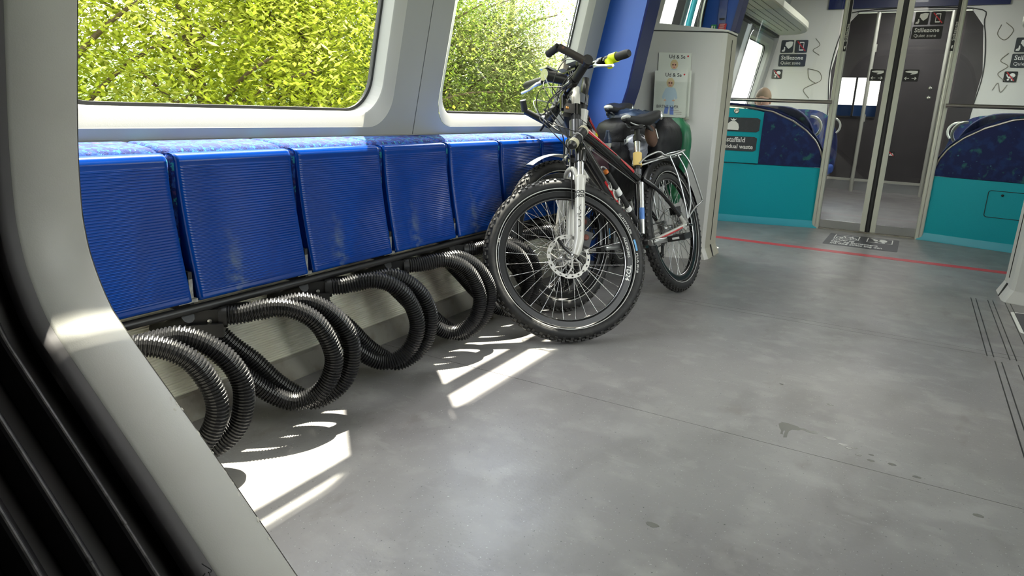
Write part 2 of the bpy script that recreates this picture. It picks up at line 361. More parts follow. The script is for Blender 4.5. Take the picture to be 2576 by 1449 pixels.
def reveal(name, wx0, wx1, wz0, wz1, r, side, bar=None):
    def lp(i, d): return [wall_pt(x, z, d, side) for x, z in rr_loop(wx0+i, wz0+i, wx1-i, wz1-i, r, 10)]
    g = G(); g.loft([lp(0, -.002), lp(.004, .001), lp(.045, .019), lp(.049, .024)], True, False, True)
    g.loft([lp(.049, .024), lp(.059, .060), lp(.062, .070)], True, False, False)
    w = struct(name, g, M_sill)
    g = G().loft([lp(.062, .070), lp(.072, .072), lp(.073, .078)], True, False, False); build(g, 'rubber_seal', M_rub, w)
    g = G(); L = lp(.070, .076); g.add(L, [tuple(range(len(L)))], False); build(g, 'window_pane', M_glass, w)
    g = G().loft([lp(.068, .082), lp(.066, .095)], True, False, False); build(g, 'outer_frame', M_rub, w)
    if bar:
        g = G(); y0, y1 = .075, .095
        for (za, zb) in (bar,):
            vs = [wall_pt(x, z, d, side) for d in (y0, y1) for x, z in ((wx0+.05, za), (wx1-.05, za), (wx1-.05, zb), (wx0+.05, zb))]
            g.add(vs, [(0, 1, 2, 3), (7, 6, 5, 4), (0, 4, 5, 1), (2, 6, 7, 3)], False)
        build(g, 'hopper_bar', M_rub, w)
    return w

def panel_plain(g, X0, X1, Z0, Z1, side):
    a = [wall_pt(X0, Z0, 0, side), wall_pt(X1, Z0, 0, side), wall_pt(X1, Z1, 0, side), wall_pt(X0, Z1, 0, side)]
    g.add(a, [(0, 1, 2, 3)], False)
wl = None
for side, nm in ((1, 'wall_left'), (-1, 'wall_right')):
    g = G()
    def Y(v): return v if side > 0 else .6-v
    # lower wall behind the seats, end pieces, door zone
    g.add([(-1, Y(1.985), 0), (12.4, Y(1.985), 0), (12.4, Y(1.985), .866), (-1, Y(1.985), .866)], [(0, 1, 2, 3)], False)
    panel_plain(g, -1, .77, .865, ZT, side); panel_plain(g, 4.26, 5.28, .865, ZT, side)
    panel_plain(g, 6.32, 6.92, .865, ZT, side); panel_plain(g, 5.28, 6.32, 2.2, ZT, side); panel_plain(g, 5.28, 6.32, .865, .95, side)
    panel_plain(g, 5.74, 5.86, .95, 2.2, side); panel_plain(g, 9.72, 12.4, .865, ZT, side)
    w = struct(nm, g, M_wall)
    window_panel(.77, 2.5155, .93, 2.348, .898, 2.52, .13, side, w)
    window_panel(2.5205, 4.26, 2.672, 4.095, .898, 2.52, .13, side, w)
    window_panel(6.92, 9.72, 8.17, 9.5, .95, 1.93, .10, side, w)
    g = G(); g.loft([[wall_pt(2.5165, .865, .012, side), wall_pt(2.5165, ZT, .012, side)], [wall_pt(2.5195, .865, .012, side), wall_pt(2.5195, ZT, .012, side)]], False, False, False)
    build(g, 'joint_seal', M_rub, w)
    if side > 0: wl = w
    o = 0 if side > 0 else 5
    reveal('window_%d' % (1+o), .93, 2.348, .898, 2.52, .13, side, (2.28, 2.36))
    reveal('window_%d' % (2+o), 2.672, 4.095, .898, 2.52, .13, side, (2.08, 2.21))
    reveal('window_%d' % (3+o), 8.17, 9.5, .95, 1.93, .10, side)
    # entrance doors (two leaves with glass)
    for di, (xa, xb) in enumerate(((5.28, 5.74), (5.86, 6.32))):
        g = G()
        for (a, b, c, d) in ((xa, xb, .0, .95), ):
            g.add([wall_pt(a, .866, .03, side), wall_pt(b, .866, .03, side), wall_pt(b, d, .03, side), wall_pt(a, d, .03, side)], [(0, 1, 2, 3)], False)
        def lp(i, dd): return [wall_pt(x, z, dd, side) for x, z in rr_loop(xa+i, .95+i, xb-i, 2.2-i, .10, 8)]
        g.loft([lp(0, 0), lp(.02, .05), lp(.025, .06)], True, False, False)
        d_ = struct('door_%d' % (1+di+(2 if side < 0 else 0)), g, M_rub)
        L = lp(.02, .05); build(G().add(L, [tuple(range(len(L)))], False), 'door_pane', M_glass, d_)
# teal door pillars by the left wall
tag(build(G().tube(bez([(5.80, 1.92, .02), (5.80, 1.86, 1.0), (5.80, 1.76, 1.7), (5.80, 1.64, 2.3), (5.80, 1.58, 2.5)]), .024, 12), 'handrail', M_teal2), 'turquoise pole beside the entrance door behind the grey console', 'handrail')
tag(build(G().tube(bez([(7.25, 1.93, .9), (7.25, 1.86, 1.2), (7.25, 1.75, 1.7), (7.25, 1.62, 2.3)]), .022, 12), 'handrail', M_teal2), 'turquoise pole at the wall end of the glass partition', 'handrail')

# ceiling, ends, unseen fill lamps added for ambient light
g = G().box((-1, -1.15, 2.60), (12.4, 1.75, 2.64)); CE = struct('ceiling', g, M_ceil)
g = G().box((-1.02, -1.5, 0), (-1.0, 2.05, 2.64)); struct('wall_back', g, M_wall)
for i, (x0, x1, y) in enumerate(((1.0, 2.6, .3), (3.1, 4.7, .3), (5.2, 6.8, .3), (7.4, 8.9, .3), (10.0, 11.2, .3))):
    t = thing('ceiling_lamp', ['long ceiling lamp above the bicycle area near the camera', 'long ceiling lamp above the bicycles', 'long ceiling lamp above the red floor line', 'long ceiling lamp inside the quiet compartment', 'ceiling lamp in the far gangway'][i], 'lamp', ((x0+x1)/2, y, 2.60))
    build(G().box((x0, y-.14, 2.565), (x1, y+.14, 2.60)), 'lamp_housing', M_post, t)
    build(G().box((x0+.03, y-.11, 2.558), (x1-.03, y+.11, 2.565)), 'diffuser', M_fill if i < 3 else M_fill2, t)

# corrugated lower panel + kick strip
g = G(); prof = []; z = .085; k = 0
while z < .60:
    prof.append((1.868 + (.0 if k % 2 else .0055), z)); z += .0026 if k % 2 else .0062; k += 1
pp = []
for i, (y, z) in enumerate(prof): pp.append((y, z))
g.loft([[(x, y+(z-.085)*.05, z) for y, z in pp] for x in (.75, 4.28)], False, False, False)
build(g, 'ribbed_panel', M_corr, wl)
g = G().loft([[(x, 1.84, 0), (x, 1.842, .01), (x, 1.862, .078), (x, 1.874, .086)] for x in (.75, 4.28)], False, False, False)
g2 = struct('baseboard_left', g, M_kick)
# back rests behind the folding seats (upholstered strip under the window panels)

# ------------------------------------------------------------------ folding seats
SX0, SP, SW = 1.184, .430, .405
def seat_profile(n=50):
    P = [(1.79, .842), (1.765, .8425), (1.752, .840), (1.745, .834), (1.741, .825)]
    out = [(y, z, 0) for y, z in P]
    for i in range(n*4+1):
        t = i/(n*4); z = .822 - t*(.822-.445)
        y = 1.740 - .060*(t**1.5) ; rib = 1 if (i % 4) in (1, 2) else 0
        out.append((y, z, rib if 8 < i < n*4-6 else 0))
    out += [(1.682, .440, 0), (1.690, .436, 0), (1.715, .436, 0)]
    return out
def make_seat():
    x0, x1 = SX0, SX0+SW
    t = thing('folding_seat', 'x', 'seat', (x0+SW/2, 1.72, .436), 'row of folding seats under the windows')
    pr = seat_profile(); g = G(); cols = []
    for x, rb, pull in ((x0, 0, .008), (x0+.004, 0, .001), (x0+.013, 0, 0), (x0+.019, 1, 0), (x1-.019, 1, 0), (x1-.013, 0, 0), (x1-.004, 0, .001), (x1, 0, .008)):
        cols.append([(x, y+pull-(.0030*r*rb), z) for y, z, r in pr])
    g.loft(cols, False, False, True)
    for x in (x0, x1):   # sides
        front = [(x, y+.008, z) for y, z, r in pr[2::6]] + [(x, pr[-1][0], pr[-1][1])]
        back = [(x, min(y+.050, 1.80), z) for (_, y, z) in front]
        g.loft([front, back], False, False, False)
    build(g, 'seat_shell', M_blue, t)
    # cushion block folded against the back
    cx0, cx1 = x0-.008, x1+.012; g = G()
    def cl(y, z0, z1, i): return [(x, y, z) for x, z in rrect(cx0+i, z0, cx1-i, z1, .018, 4)]
    g.loft([cl(1.752, .46, .828, .010), cl(1.758, .452, .836, .002), cl(1.785, .45, .842, 0), cl(1.792, .455, .836, .004)], True, True, True)
    build(g, 'seat_cushion', M_fab, t)
    g = G(); L = []
    for (y, zt, i) in ((1.794, .842, .006), (1.80, .851, .001), (1.83, .857, 0), (1.88, .862, .0), (1.93, .864, .0), (1.972, .862, .002), (1.975, .850, .01)):
        L.append([(x, y, z) for x, z in rrect(cx0+i, .50, cx1-i, zt, .020, 4)])
    g.loft(L, True, True, True); build(g, 'backrest', M_fab, t)
    g = G().obox((x1+.008, 1.712, .468), ((1, 0, 0), (0, 1, 0), (0, 0, 1)), (.006, .014, .032)).obox((x1-.01, 1.700, .440), ((1, 0, 0), (0, 1, 0), (0, 0, 1)), (.03, .012, .005))
    build(g, 'hinge_bracket', M_brk, t)
    return t
def copy_tree(o, dx, label, parent=None):
    c = o.copy(); COL.objects.link(c)
    if parent is None: c.location = o.location + Vector((dx, 0, 0)); c['label'] = label
    else: c.parent = parent
    for ch in list(o.children): copy_tree(ch, dx, None, c)
    return c
seat0 = make_seat()
SL = {-1: 'blue folded seat half hidden by the grey portal at far left', 0: 'large blue folded seat fully visible right of the grey portal', 1: 'third blue folded seat from the portal, grey scuff low on its ribs',
      2: 'fourth blue folded seat from the portal, below the joint between windows', 3: 'fifth blue folded seat from the portal, left of the front bicycle wheel',
      4: 'sixth blue folded seat, directly behind the front bicycle wheel', 5: 'seventh and last blue folded seat behind the bicycle handlebars'}
seat0['label'] = SL[0]
for k in (-1, 1, 2, 3, 4, 5): copy_tree(seat0, SP*k, SL[k])
tag(build(G().box((.80, 1.80, .44), (4.28, 1.84, .56)), 'seat_back_beam', M_rail), 'black steel beam behind the folded seats', 'beam')

# rail
g = G().tube([(.78, 1.695, .414), (4.28, 1.695, .414)], .0125, 14)
rail = tag(build(g, 'seat_rail', M_rail), 'long black steel tube running under the blue folded seats', 'rail')
for k in range(-1, 7):
    x = SX0+SP*k-.012
    build(G().box((x-.010, 1.70, .40), (x+.002, 1.84, .52)), 'rail_arm', M_rail, rail)
    build(G().tube([(x-.02, 1.70, .395), (x-.02, 1.80, .34), (x-.02, 1.86, .33)], .02, 10), 'stay', M_rail, rail)

# ------------------------------------------------------------------ corrugated hose bicycle holders
def hose_pts(base, off, sc=1.0):
    d = Vector((.747, -.665, 0)); A = Vector((1.237+off, 1.70, 0))
    return [A + d*u + Vector((0, 0, z)) for u, z in base]
near = [(.03, .374), (.08, .378), (.154, .392), (.217, .384), (.279, .346), (.318, .283), (.335, .212), (.315, .142), (.271, .097), (.211, .082), (.15, .110), (.076, .175), (.01, .25), (-.047, .311), (-.082, .350)]
far = [(.02, .362), (.06, .366), (.133, .384), (.182, .388), (.235, .364), (.283, .320), (.315, .262), (.322, .205), (.305, .13), (.258, .075), (.195, .050), (.14, .082), (.085, .128), (.02, .205), (-.04, .262), (-.085, .315)]
def ringed(path, r0, r1, pitch, n=14):
    P = bez(path, 24); L = [0]
    for i in range(1, len(P)): L.append(L[-1]+(P[i]-P[i-1]).length)
    T = L[-1]; N = int(T/pitch)*4; out = []; rad = []; j = 0
    for i in range(N+1):
        s = T*i/N
        while j < len(L)-2 and L[j+1] < s: j += 1
        out.append(P[j].lerp(P[j+1], (s-L[j])/max(1e-9, L[j+1]-L[j]))); rad.append(r1 if i % 4 in (0, 1) else r0)
    return out, rad
def make_holder():
    t = thing('bicycle_holder', 'x', 'bicycle holder', (1.237, 1.70, .36), 'corrugated hose bicycle holders')
    for nm, base, off in (('hose', near, 0), ('hose', far, .10)):
        p, r = ringed(hose_pts(base, off), .0240, .0292, .0092); build(G().tube(p, .02, 14, True, False, rad=r), nm, M_hose, t)
    d = Vector((.747, -.665, 0)); s = Vector((.665, .747, 0)); z = Vector((0, 0, 1)); A = Vector((1.237, 1.70, .372))
    g = G().obox(A - d*.02, (d, s, z), (.038, .020, .028)).tube([A+d*.012, A+d*.034], .032, 16)
    A2 = A+Vector((.10, 0, -.008)); g.obox(A2 - d*.02, (d, s, z), (.034, .018, .026)).tube([A2+d*.0, A2+d*.022], .031, 16)
    g.obox(A+Vector((-.02, .03, -.03)), (d, s, z), (.06, .05, .02))
    build(g, 'clamp_block', M_rail, t)
    for p, q in ((A - s*.022 + d*-.012 - z*.004, -s), (A - d*.045 - s*.022 + z*.030, -s)):
        build(G().lathe(p, q, [(0, .0001), (0, .0065), (.005, .0065), (.006, .0001)], 8, smooth=False), 'bolt', M_bolt, t)
    return t
h0 = make_holder()
HL = {-1: 'pair of ribbed black hose loops partly behind the grey portal edge', 0: 'second pair of ribbed black hose loops, largest one fully in view', 1: 'third pair of ribbed black hose loops from the portal',
      2: 'fourth pair of ribbed black hose loops touching the front tyre edge', 3: 'fifth pair of ribbed black hose loops seen through the front wheel', 4: 'sixth pair of ribbed black hose loops behind the bicycles'}
h0['label'] = HL[0]
for k in (-1, 1, 2, 3, 4): copy_tree(h0, SP*k*.985, HL[k])

# ------------------------------------------------------------------ foreground portal and bellows
PP = [(.69, 0), (.863, .147), (1.056, .313), (1.20, .430), (1.303, .513), (1.372, .575), (1.417, .655), (1.434, .72), (1.436, .788), (1.419, .922), (1.368, 1.158), (1.30, 1.45), (1.22, 1.75), (1.13, 1.95), (.98, 2.10), (.75, 2.17), (.3, 2.18)]
PPs = [(p.x, p.y) for p in bez([(a, b, 0) for a, b in PP], 6)]
def offp(P, o):
    out = []
    for i, p in enumerate(P):
        a = Vector(P[max(0, i-1)]); b = Vector(P[min(len(P)-1, i+1)]); t = (b-a).normalized(); n = Vector((t.y, -t.x)); out.append((p[0]+n.x*o, p[1]+n.y*o))
    return out
def strip(g, levels, smooth=True):
    """levels: list of (x, offset); both halves of the portal ring"""
    L = [[(x, y, z) for y, z in offp(PPs, o)] for x, o in levels]
    R = [[(x, .6-y, z) for y, z in offp(PPs, o)] for x, o in levels]
    g.loft(L, False, False, smooth); g.loft(R, False, False, smooth)
g = G(); strip(g, [(.640, .0), (.645, -.004), (.70, -.004), (.757, -.001), (.762, .004), (.762, .03)])
# bulkhead sheet around the ring out to the walls
for sgn in (1, -1):
    A = [(.764, (y if sgn > 0 else .6-y), z) for y, z in offp(PPs, .004)]; B = []
    for y, z in PPs:
        yy = 2.02 if z < 2.1 else 2.02; B.append((.764, yy if sgn > 0 else .6-yy, z*1.18))
    g.loft([A, B], False, False, False)
pt = thing('gangway_portal', 'light grey rounded gangway frame filling the left foreground, paint chipped at its edge', 'portal', (.7, .7, 0))
build(g, 'portal_lining', M_frame, pt)
g = G(); strip(g, [(.612, .035), (.614, .008), (.628, .002), (.641, .0)]); build(g, 'bevel_strip', M_bevel, pt)
R = random.Random(5); g = G()
for i in range(46):     # paint chips on the arris
    t = R.gauss(.50, .16); 
    if not .1 < t < 1.1: continue
    y = .863+(1.303-.863)*t; z = .147+(.513-.147)*t; x = .7605-abs(R.gauss(0, .010)); r = R.uniform(.0008, .0032)
    T = Vector((0, .77, .64)); X = Vector((1, 0, 0)); N = Vector((0, -.64, .77)); c = Vector((x, y, z)) + N*.0046
    pl_ = [c + X*(r*cos(a)*R.uniform(.4, 1)) + T*(r*2.0*sin(a)*R.uniform(.5, 1.2)) for a in [k*2*pi/7 for k in range(7)]]
    g.add(pl_, [tuple(range(7))], False)
o = build(g, 'paint_chips', mat('chipped_primer', (.55, .53, .48), .7), pt); o['kind'] = 'stuff'
bl = thing('gangway_bellows', 'black pleated rubber gangway bellows in the lower left corner', 'bellows', (.3, .7, 0))
xs = [.560, .4885, .4225, .350, .28, .21, .14, .07, 0, -.07, -.14, -.21]
for i, x in enumerate(xs):
    g = G(); strip(g, [(x+.055, .060), (x+.030, .058), (x+.006, .004), (x+.0025, .0), (x-.0025, .0), (x-.006, .004), (x-.016, .058)], False)
    g.cur = 1; strip(g, [(x+.0028, -.0004), (x, -.0012), (x-.0022, -.0004)], False)  # thin lighter strip, the ridge highlight put into the colour
    build(g, 'pleat', [M_bellow, M_bellow_edge], bl)
    if i < 5:
        for t in (.16+.04*i, .42-.05*i):
            y = .863+.44*t; z = .147+.366*t; c = Vector((x, y-.002, z+.002)); T = Vector((0, .77, .64))
            build(G().tube([c-T*.004, c+T*.004], .0042, 10), 'pleat_clip', M_bellow_edge, bl)
# closing skin behind the pleats
g = G(); strip(g, [(.63, .062), (-1.0, .062)], False); build(g, 'bellows_skin', M_bellow, bl)
R = random.Random(3); g = G()
for i in range(9):
    c = Vector((.60, .885+R.uniform(-.015, .015), .205+R.uniform(-.01, .01))); p = [c]
    for k in range(5): p.append(p[-1]+Vector((R.uniform(-.012, .012), R.uniform(-.014, .014), R.uniform(-.008, .016))))
    g.tube(bez(p, 5), .0011, 6)
g.tube(bez([(.60, .885, .21), (.598, .86, .22), (.596, .835, .195), (.595, .825, .15)], 6), .0016, 6)
tag(build(g, 'wire_tuft', M_rub), 'small tangle of black wires at the base of the grey portal frame', 'wires')

# ------------------------------------------------------------------ blue partition and grey consoles
g = G(); q = [(1.975, .0), (1.80, .0), (1.78, .55), (1.735, .86), (1.655, 1.147), (1.566, 1.667), (1.42, 2.5), (1.66, 2.5), (1.975, .88)]
g.prism(q, lambda p: (4.30, p[0], p[1]), lambda p: (4.37, p[0], p[1]))
pb = thing('partition_panel', 'tall blue partition panel between the last seat and the grey console', 'partition', (4.33, 1.8, 0))
build(g, 'panel', M_bpart, pb)
g = G(); e = [(1.795, .0), (1.775, .55), (1.73, .86), (1.65, 1.147), (1.561, 1.667), (1.415, 2.5)]
g.loft([[(4.296, y+.012, z) for y, z in e], [(4.300, y, z) for y, z in e], [(4.50, y, z) for y, z in e], [(4.50, y+.05, z) for y, z in e]], False, False, False)
build(g, 'edge_profile', M_bdark, pb)

def console(sgn):
    F = (lambda p: p) if sgn > 0 else mir
    nm = 'tall grey console cabinet behind the bicycles with a magazine rack' if sgn > 0 else 'grey console cabinet cut off by the right picture edge'
    t = thing('console_cabinet', nm, 'cabinet', F((4.9, 1.6, 0)))
    bot = [(4.62, 1.90), (4.733, 1.582), (4.866, 1.225), (4.90, 1.208), (5.19, 1.205), (5.20, 1.9)]
    top = [(4.60, 1.90), (4.697, 1.677), (4.862, 1.236), (4.895, 1.212), (5.14, 1.207), (5.16, 1.9)]
    def lv(z, o=0, ox=0):
        k = z/1.54; r = []
        for i, (a, b) in enumerate(zip(bot, top)):
            x = a[0]+(b[0]-a[0])*k; y = a[1]+(b[1]-a[1])*k
            if i in (2, 3, 4): y -= o; 
            if i in (3,): x -= 0
            if i in (1, 2): x -= o*.4
            r.append(F((x, y, z)))
        return r
    g = G(); zs = [(0.0, .034), (.004, .034), (.075, .002), (.12, 0), (1.50, 0), (1.532, 0)]
    L = [lv(z, o) for z, o in zs]
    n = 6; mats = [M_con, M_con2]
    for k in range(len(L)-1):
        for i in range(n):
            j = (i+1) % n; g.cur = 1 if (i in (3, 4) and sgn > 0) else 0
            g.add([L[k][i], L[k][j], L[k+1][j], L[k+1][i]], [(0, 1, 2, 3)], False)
    g.cur = 0; g.add(L[-1], [tuple(range(n))], False); build(g, 'cabinet_body', mats, t)
    g = G(); L = [lv(1.533, -.004), lv(1.540, -.004)]; g.loft(L, True, False, False); build(g, 'shadow_gap', M_rub, t)
    # arched cap
    L = []
    base = lv(1.540, .003)
    for dz in (0, .012): 
        L.append([(p[0], p[1], p[2]+dz+(.036 if i == 1 else .042 if i == 0 else 0)*(1 if dz else 0)) for i, p in enumerate(base)])
    g = G().loft(L, True, True, False); build(g, 'cabinet_cap', M_con, t)
    g = G()
    a, b = Vector(F((5.035, 1.2045, .12))), Vector(F((5.02, 1.2075, 1.5)))
    g.tube([a, b], .0022, 6); build(g, 'panel_joint', M_rub, t)
    a, b = Vector(F((5.02, 1.172, .002))), Vector(F((5.035, 1.203, .085)))
    g = G().tube([a, b], .006, 6); build(g, 'foot_slot', M_rub, t)
    return t
cL = console(1); cR = console(-1)
g = G().tube([(4.715, 1.60, .004), (4.853, 1.232, .004)], .004, 6); build(g, 'base_gap', M_rub, cL)

# blue emergency unit above the console
t = thing('emergency_unit', 'blue emergency panel above the grey console with green and red stickers', 'panel', (5.1, 1.35, 1.56))
g = G(); q = [(1.215, 1.56), (1.47, 1.56), (1.36, 2.5), (1.05, 2.5)]
g.prism(q, lambda p: (5.06, p[0], p[1]), lambda p: (5.16, p[0], p[1])); build(g, 'unit_body', M_bpart, t)
g = G(); g.prism([(1.205, 1.56), (1.235, 1.56), (1.075, 2.5), (1.035, 2.5)], lambda p: (5.05, p[0], p[1]), lambda p: (5.18, p[0], p[1])); build(g, 'unit_edge', M_bdark, t)
g = G(); g.prism([(1.44, 1.56), (1.475, 1.56), (1.37, 2.5), (1.33, 2.5)], lambda p: (5.045, p[0], p[1]), lambda p: (5.18, p[0], p[1])); build(g, 'unit_edge', M_black, t)
build(G().box((5.052, 1.275, 1.60), (5.062, 1.33, 1.78)), 'latch_cover', M_blue, t)
build(G().box((5.050, 1.285, 1.635), (5.053, 1.32, 1.648)), 'latch_slot', M_black, t)
fn = plane_fn((5.058, 1.378, 1.566), (0, -1, .0), (0, -.12, 1))
build(plate(G(), fn, rrect(0, 0, .038, .042, .004), .001), 'exit_sticker', M_green, t)
g = plate(G(), fn, rrect(.004, .005, .016, .034, .002), .001, .001); plate(g, fn, [(.022, .008), (.026, .018), (.022, .026), (.026, .034), (.030, .028), (.029, .018), (.034, .008), (.030, .007), (.027, .014), (.025, .007)], .001, .001); build(g, 'running_figure', M_white, t)
fn = plane_fn((5.048, 1.322, 1.566), (0, -1, 0), (0, -.12, 1))
build(plate(G(), fn, rrect(0, 0, .052, .045, .003), .001), 'alarm_sticker', M_red, t)
g = G()
for i in range(5): plate(g, fn, [(.006, .010+i*.007), (.040-.004*(i % 2), .010+i*.007), (.040-.004*(i % 2), .012+i*.007), (.006, .012+i*.007)], .0006, .001)
build(g, 'sticker_lines', M_white, t)
for y in (1.31, 1.27): build(G().ell((5.055, y-.09, 1.90), (.005, .008, .008), 8, 6), 'screw', M_chrome, t)
tag(build(G().tube(bez([(5.0, 1.44, 1.575), (4.99, 1.435, 1.66), (4.99, 1.41, 1.85), (5.0, 1.38, 2.1), (5.04, 1.34, 2.4)]), .015, 12), 'grab_bar', M_alu), 'silver vertical grab bar in front of the blue emergency panel', 'grab bar')

# ------------------------------------------------------------------ magazine rack and magazines on the console face
ax = Vector((4.866-4.733, 1.225-1.582, 0)).normalized(); axt = Vector((4.862-4.697, 1.236-1.677, 0)).normalized()
UP = (Vector((4.71, 1.64, 1.54))-Vector((4.737, 1.59, 0))).normalized()
FO = Vector((4.7245, 1.6135, .98))        # face origin near lower left of the rack
NX = axt.cross(UP).normalized()
if NX.x > 0: NX = -NX
def ff(off):
    def f(p): return FO + axt*p[0] + UP*p[1] + NX*(off + (p[2] if len(p) > 2 else 0))
    return f
rk = thing('magazine_rack', 'clear wall holder for magazines on the grey console face', 'rack', tuple(FO))
g = plate(G(), ff(0), rrect(.0, -.012, .235, .14, .004), .003); plate(g, ff(0), [(0, -.012), (.235, -.012), (.235, -.006), (0, -.006)], .055); build(g, 'holder_back', M_con2, rk)
g = plate(G(), ff(.056), rrect(.0, -.012, .235, .30-.07, .006), .002); build(g, 'holder_front', glass_mat('clear_acrylic', (.98, .985, .98), .35), rk)
def magazine(u0, v0, off, label, w=.215, h=.30, full=True, title=True):
    t = thing('magazine', label, 'magazine', tuple(FO), 'magazines in the holder')
    rk_fn = ff(off); build(plate(G(), rk_fn, rrect(u0, v0, u0+w, v0+h, .002, 2), .003), 'pages', M_paper, t)
    fz = ff(off+.0032)
    if not title: return t
    textmesh('Ud & Se', .034, lambda p: fz((u0+.068+p[0]*.95, v0+h-.036+p[1], p[2])), 'title', M_black, t, .0002, bold=.0004)
    build(plate(G(), fz, circ(u0+w-.022, v0+h-.020, .006, 12), .0004), 'badge', M_red, t)
    hx, hz = u0+.105, v0+h-.078
    M_h = mat('printed_blond', (.62, .50, .28), .6); M_f = mat('printed_face', (.70, .42, .30), .6); M_j = mat('printed_pale_blue', (.50, .62, .72), .6); M_p = mat('printed_blue', (.16, .24, .62), .6); M_g = mat('printed_brown', (.14, .05, .04), .6)
    build(plate(G(), fz, circ(hx, hz+.003, .026, 14, .032), .0003), 'printed_hair', M_h, t)
    build(plate(G(), fz, circ(hx, hz-.004, .015, 14, .021), .0006), 'printed_head', M_f, t)
    g = plate(G(), fz, circ(hx-.008, hz+.001, .0055, 8), .0009); plate(g, fz, circ(hx+.008, hz+.001, .0055, 8), .0009); build(g, 'printed_glasses', M_g, t)
    build(plate(G(), fz, [(hx-.007, hz-.014), (hx+.007, hz-.014), (hx+.004, hz-.017), (hx-.004, hz-.017)], .0009), 'printed_mouth', M_red, t)
    if full:
        g = plate(G(), fz, [(hx-.012, hz-.026), (hx-.030, hz-.034), (hx-.046, hz-.070), (hx-.052, hz-.098), (hx-.036, hz-.106), (hx-.030, hz-.085), (hx-.026, hz-.155), (hx+.030, hz-.155), (hx+.030, hz-.09), (hx+.040, hz-.105), (hx+.052, hz-.095), (hx+.044, hz-.06), (hx+.034, hz-.034), (hx+.012, hz-.026)], .0003)
        build(g, 'printed_jacket', M_j, t)
        g = plate(G(), fz, [(hx-.028, hz-.155), (hx-.034, hz-.200), (hx-.008, hz-.200), (hx-.002, hz-.155)], .0003); plate(g, fz, [(hx+.004, hz-.155), (hx+.006, hz-.205), (hx+.032, hz-.205), (hx+.030, hz-.155)], .0003); build(g, 'printed_trousers', M_p, t)
        g = plate(G(), fz, circ(hx-.030, hz-.112, .009, 8, .006), .0006); plate(g, fz, circ(hx+.026, hz-.112, .010, 8, .006), .0006); build(g, 'printed_hands', M_f, t)
        textmesh('BIRTHE KJÆR', .027, lambda p: fz((u0+.020+p[0]*.92, v0+.060+p[1], p[2]+.0006)), 'cover_name', M_black, t, .0002)
        g = G()
        for i, (a, b) in enumerate(((.115, .17), (.14, .19), (.155, .19))): plate(g, fz, [(u0+a, v0+.045-i*.012), (u0+b, v0+.045-i*.012), (u0+b, v0+.047-i*.012), (u0+a, v0+.047-i*.012)], .0004)
        build(g, 'cover_lines', M_g, t)
    else:
        g = plate(G(), fz, [(hx-.012, hz-.026), (hx-.034, hz-.040), (hx-.045, hz-.060), (hx+.045, hz-.060), (hx+.036, hz-.036), (hx+.012, hz-.026)], .0003); build(g, 'printed_jacket', M_j, t)
    return t
magazine(.012, .118, .006, 'upper magazine poking out of the holder behind the front one', full=False)
magazine(.012, -.002, .014, 'magazine whose white edge shows lowest below the front magazine', title=False)
magazine(.018, .006, .030, 'magazine whose white edge sticks out right of the front magazine', title=False)
magazine(-.008, -.002, .050, 'front magazine in the holder showing a full standing figure', full=True)

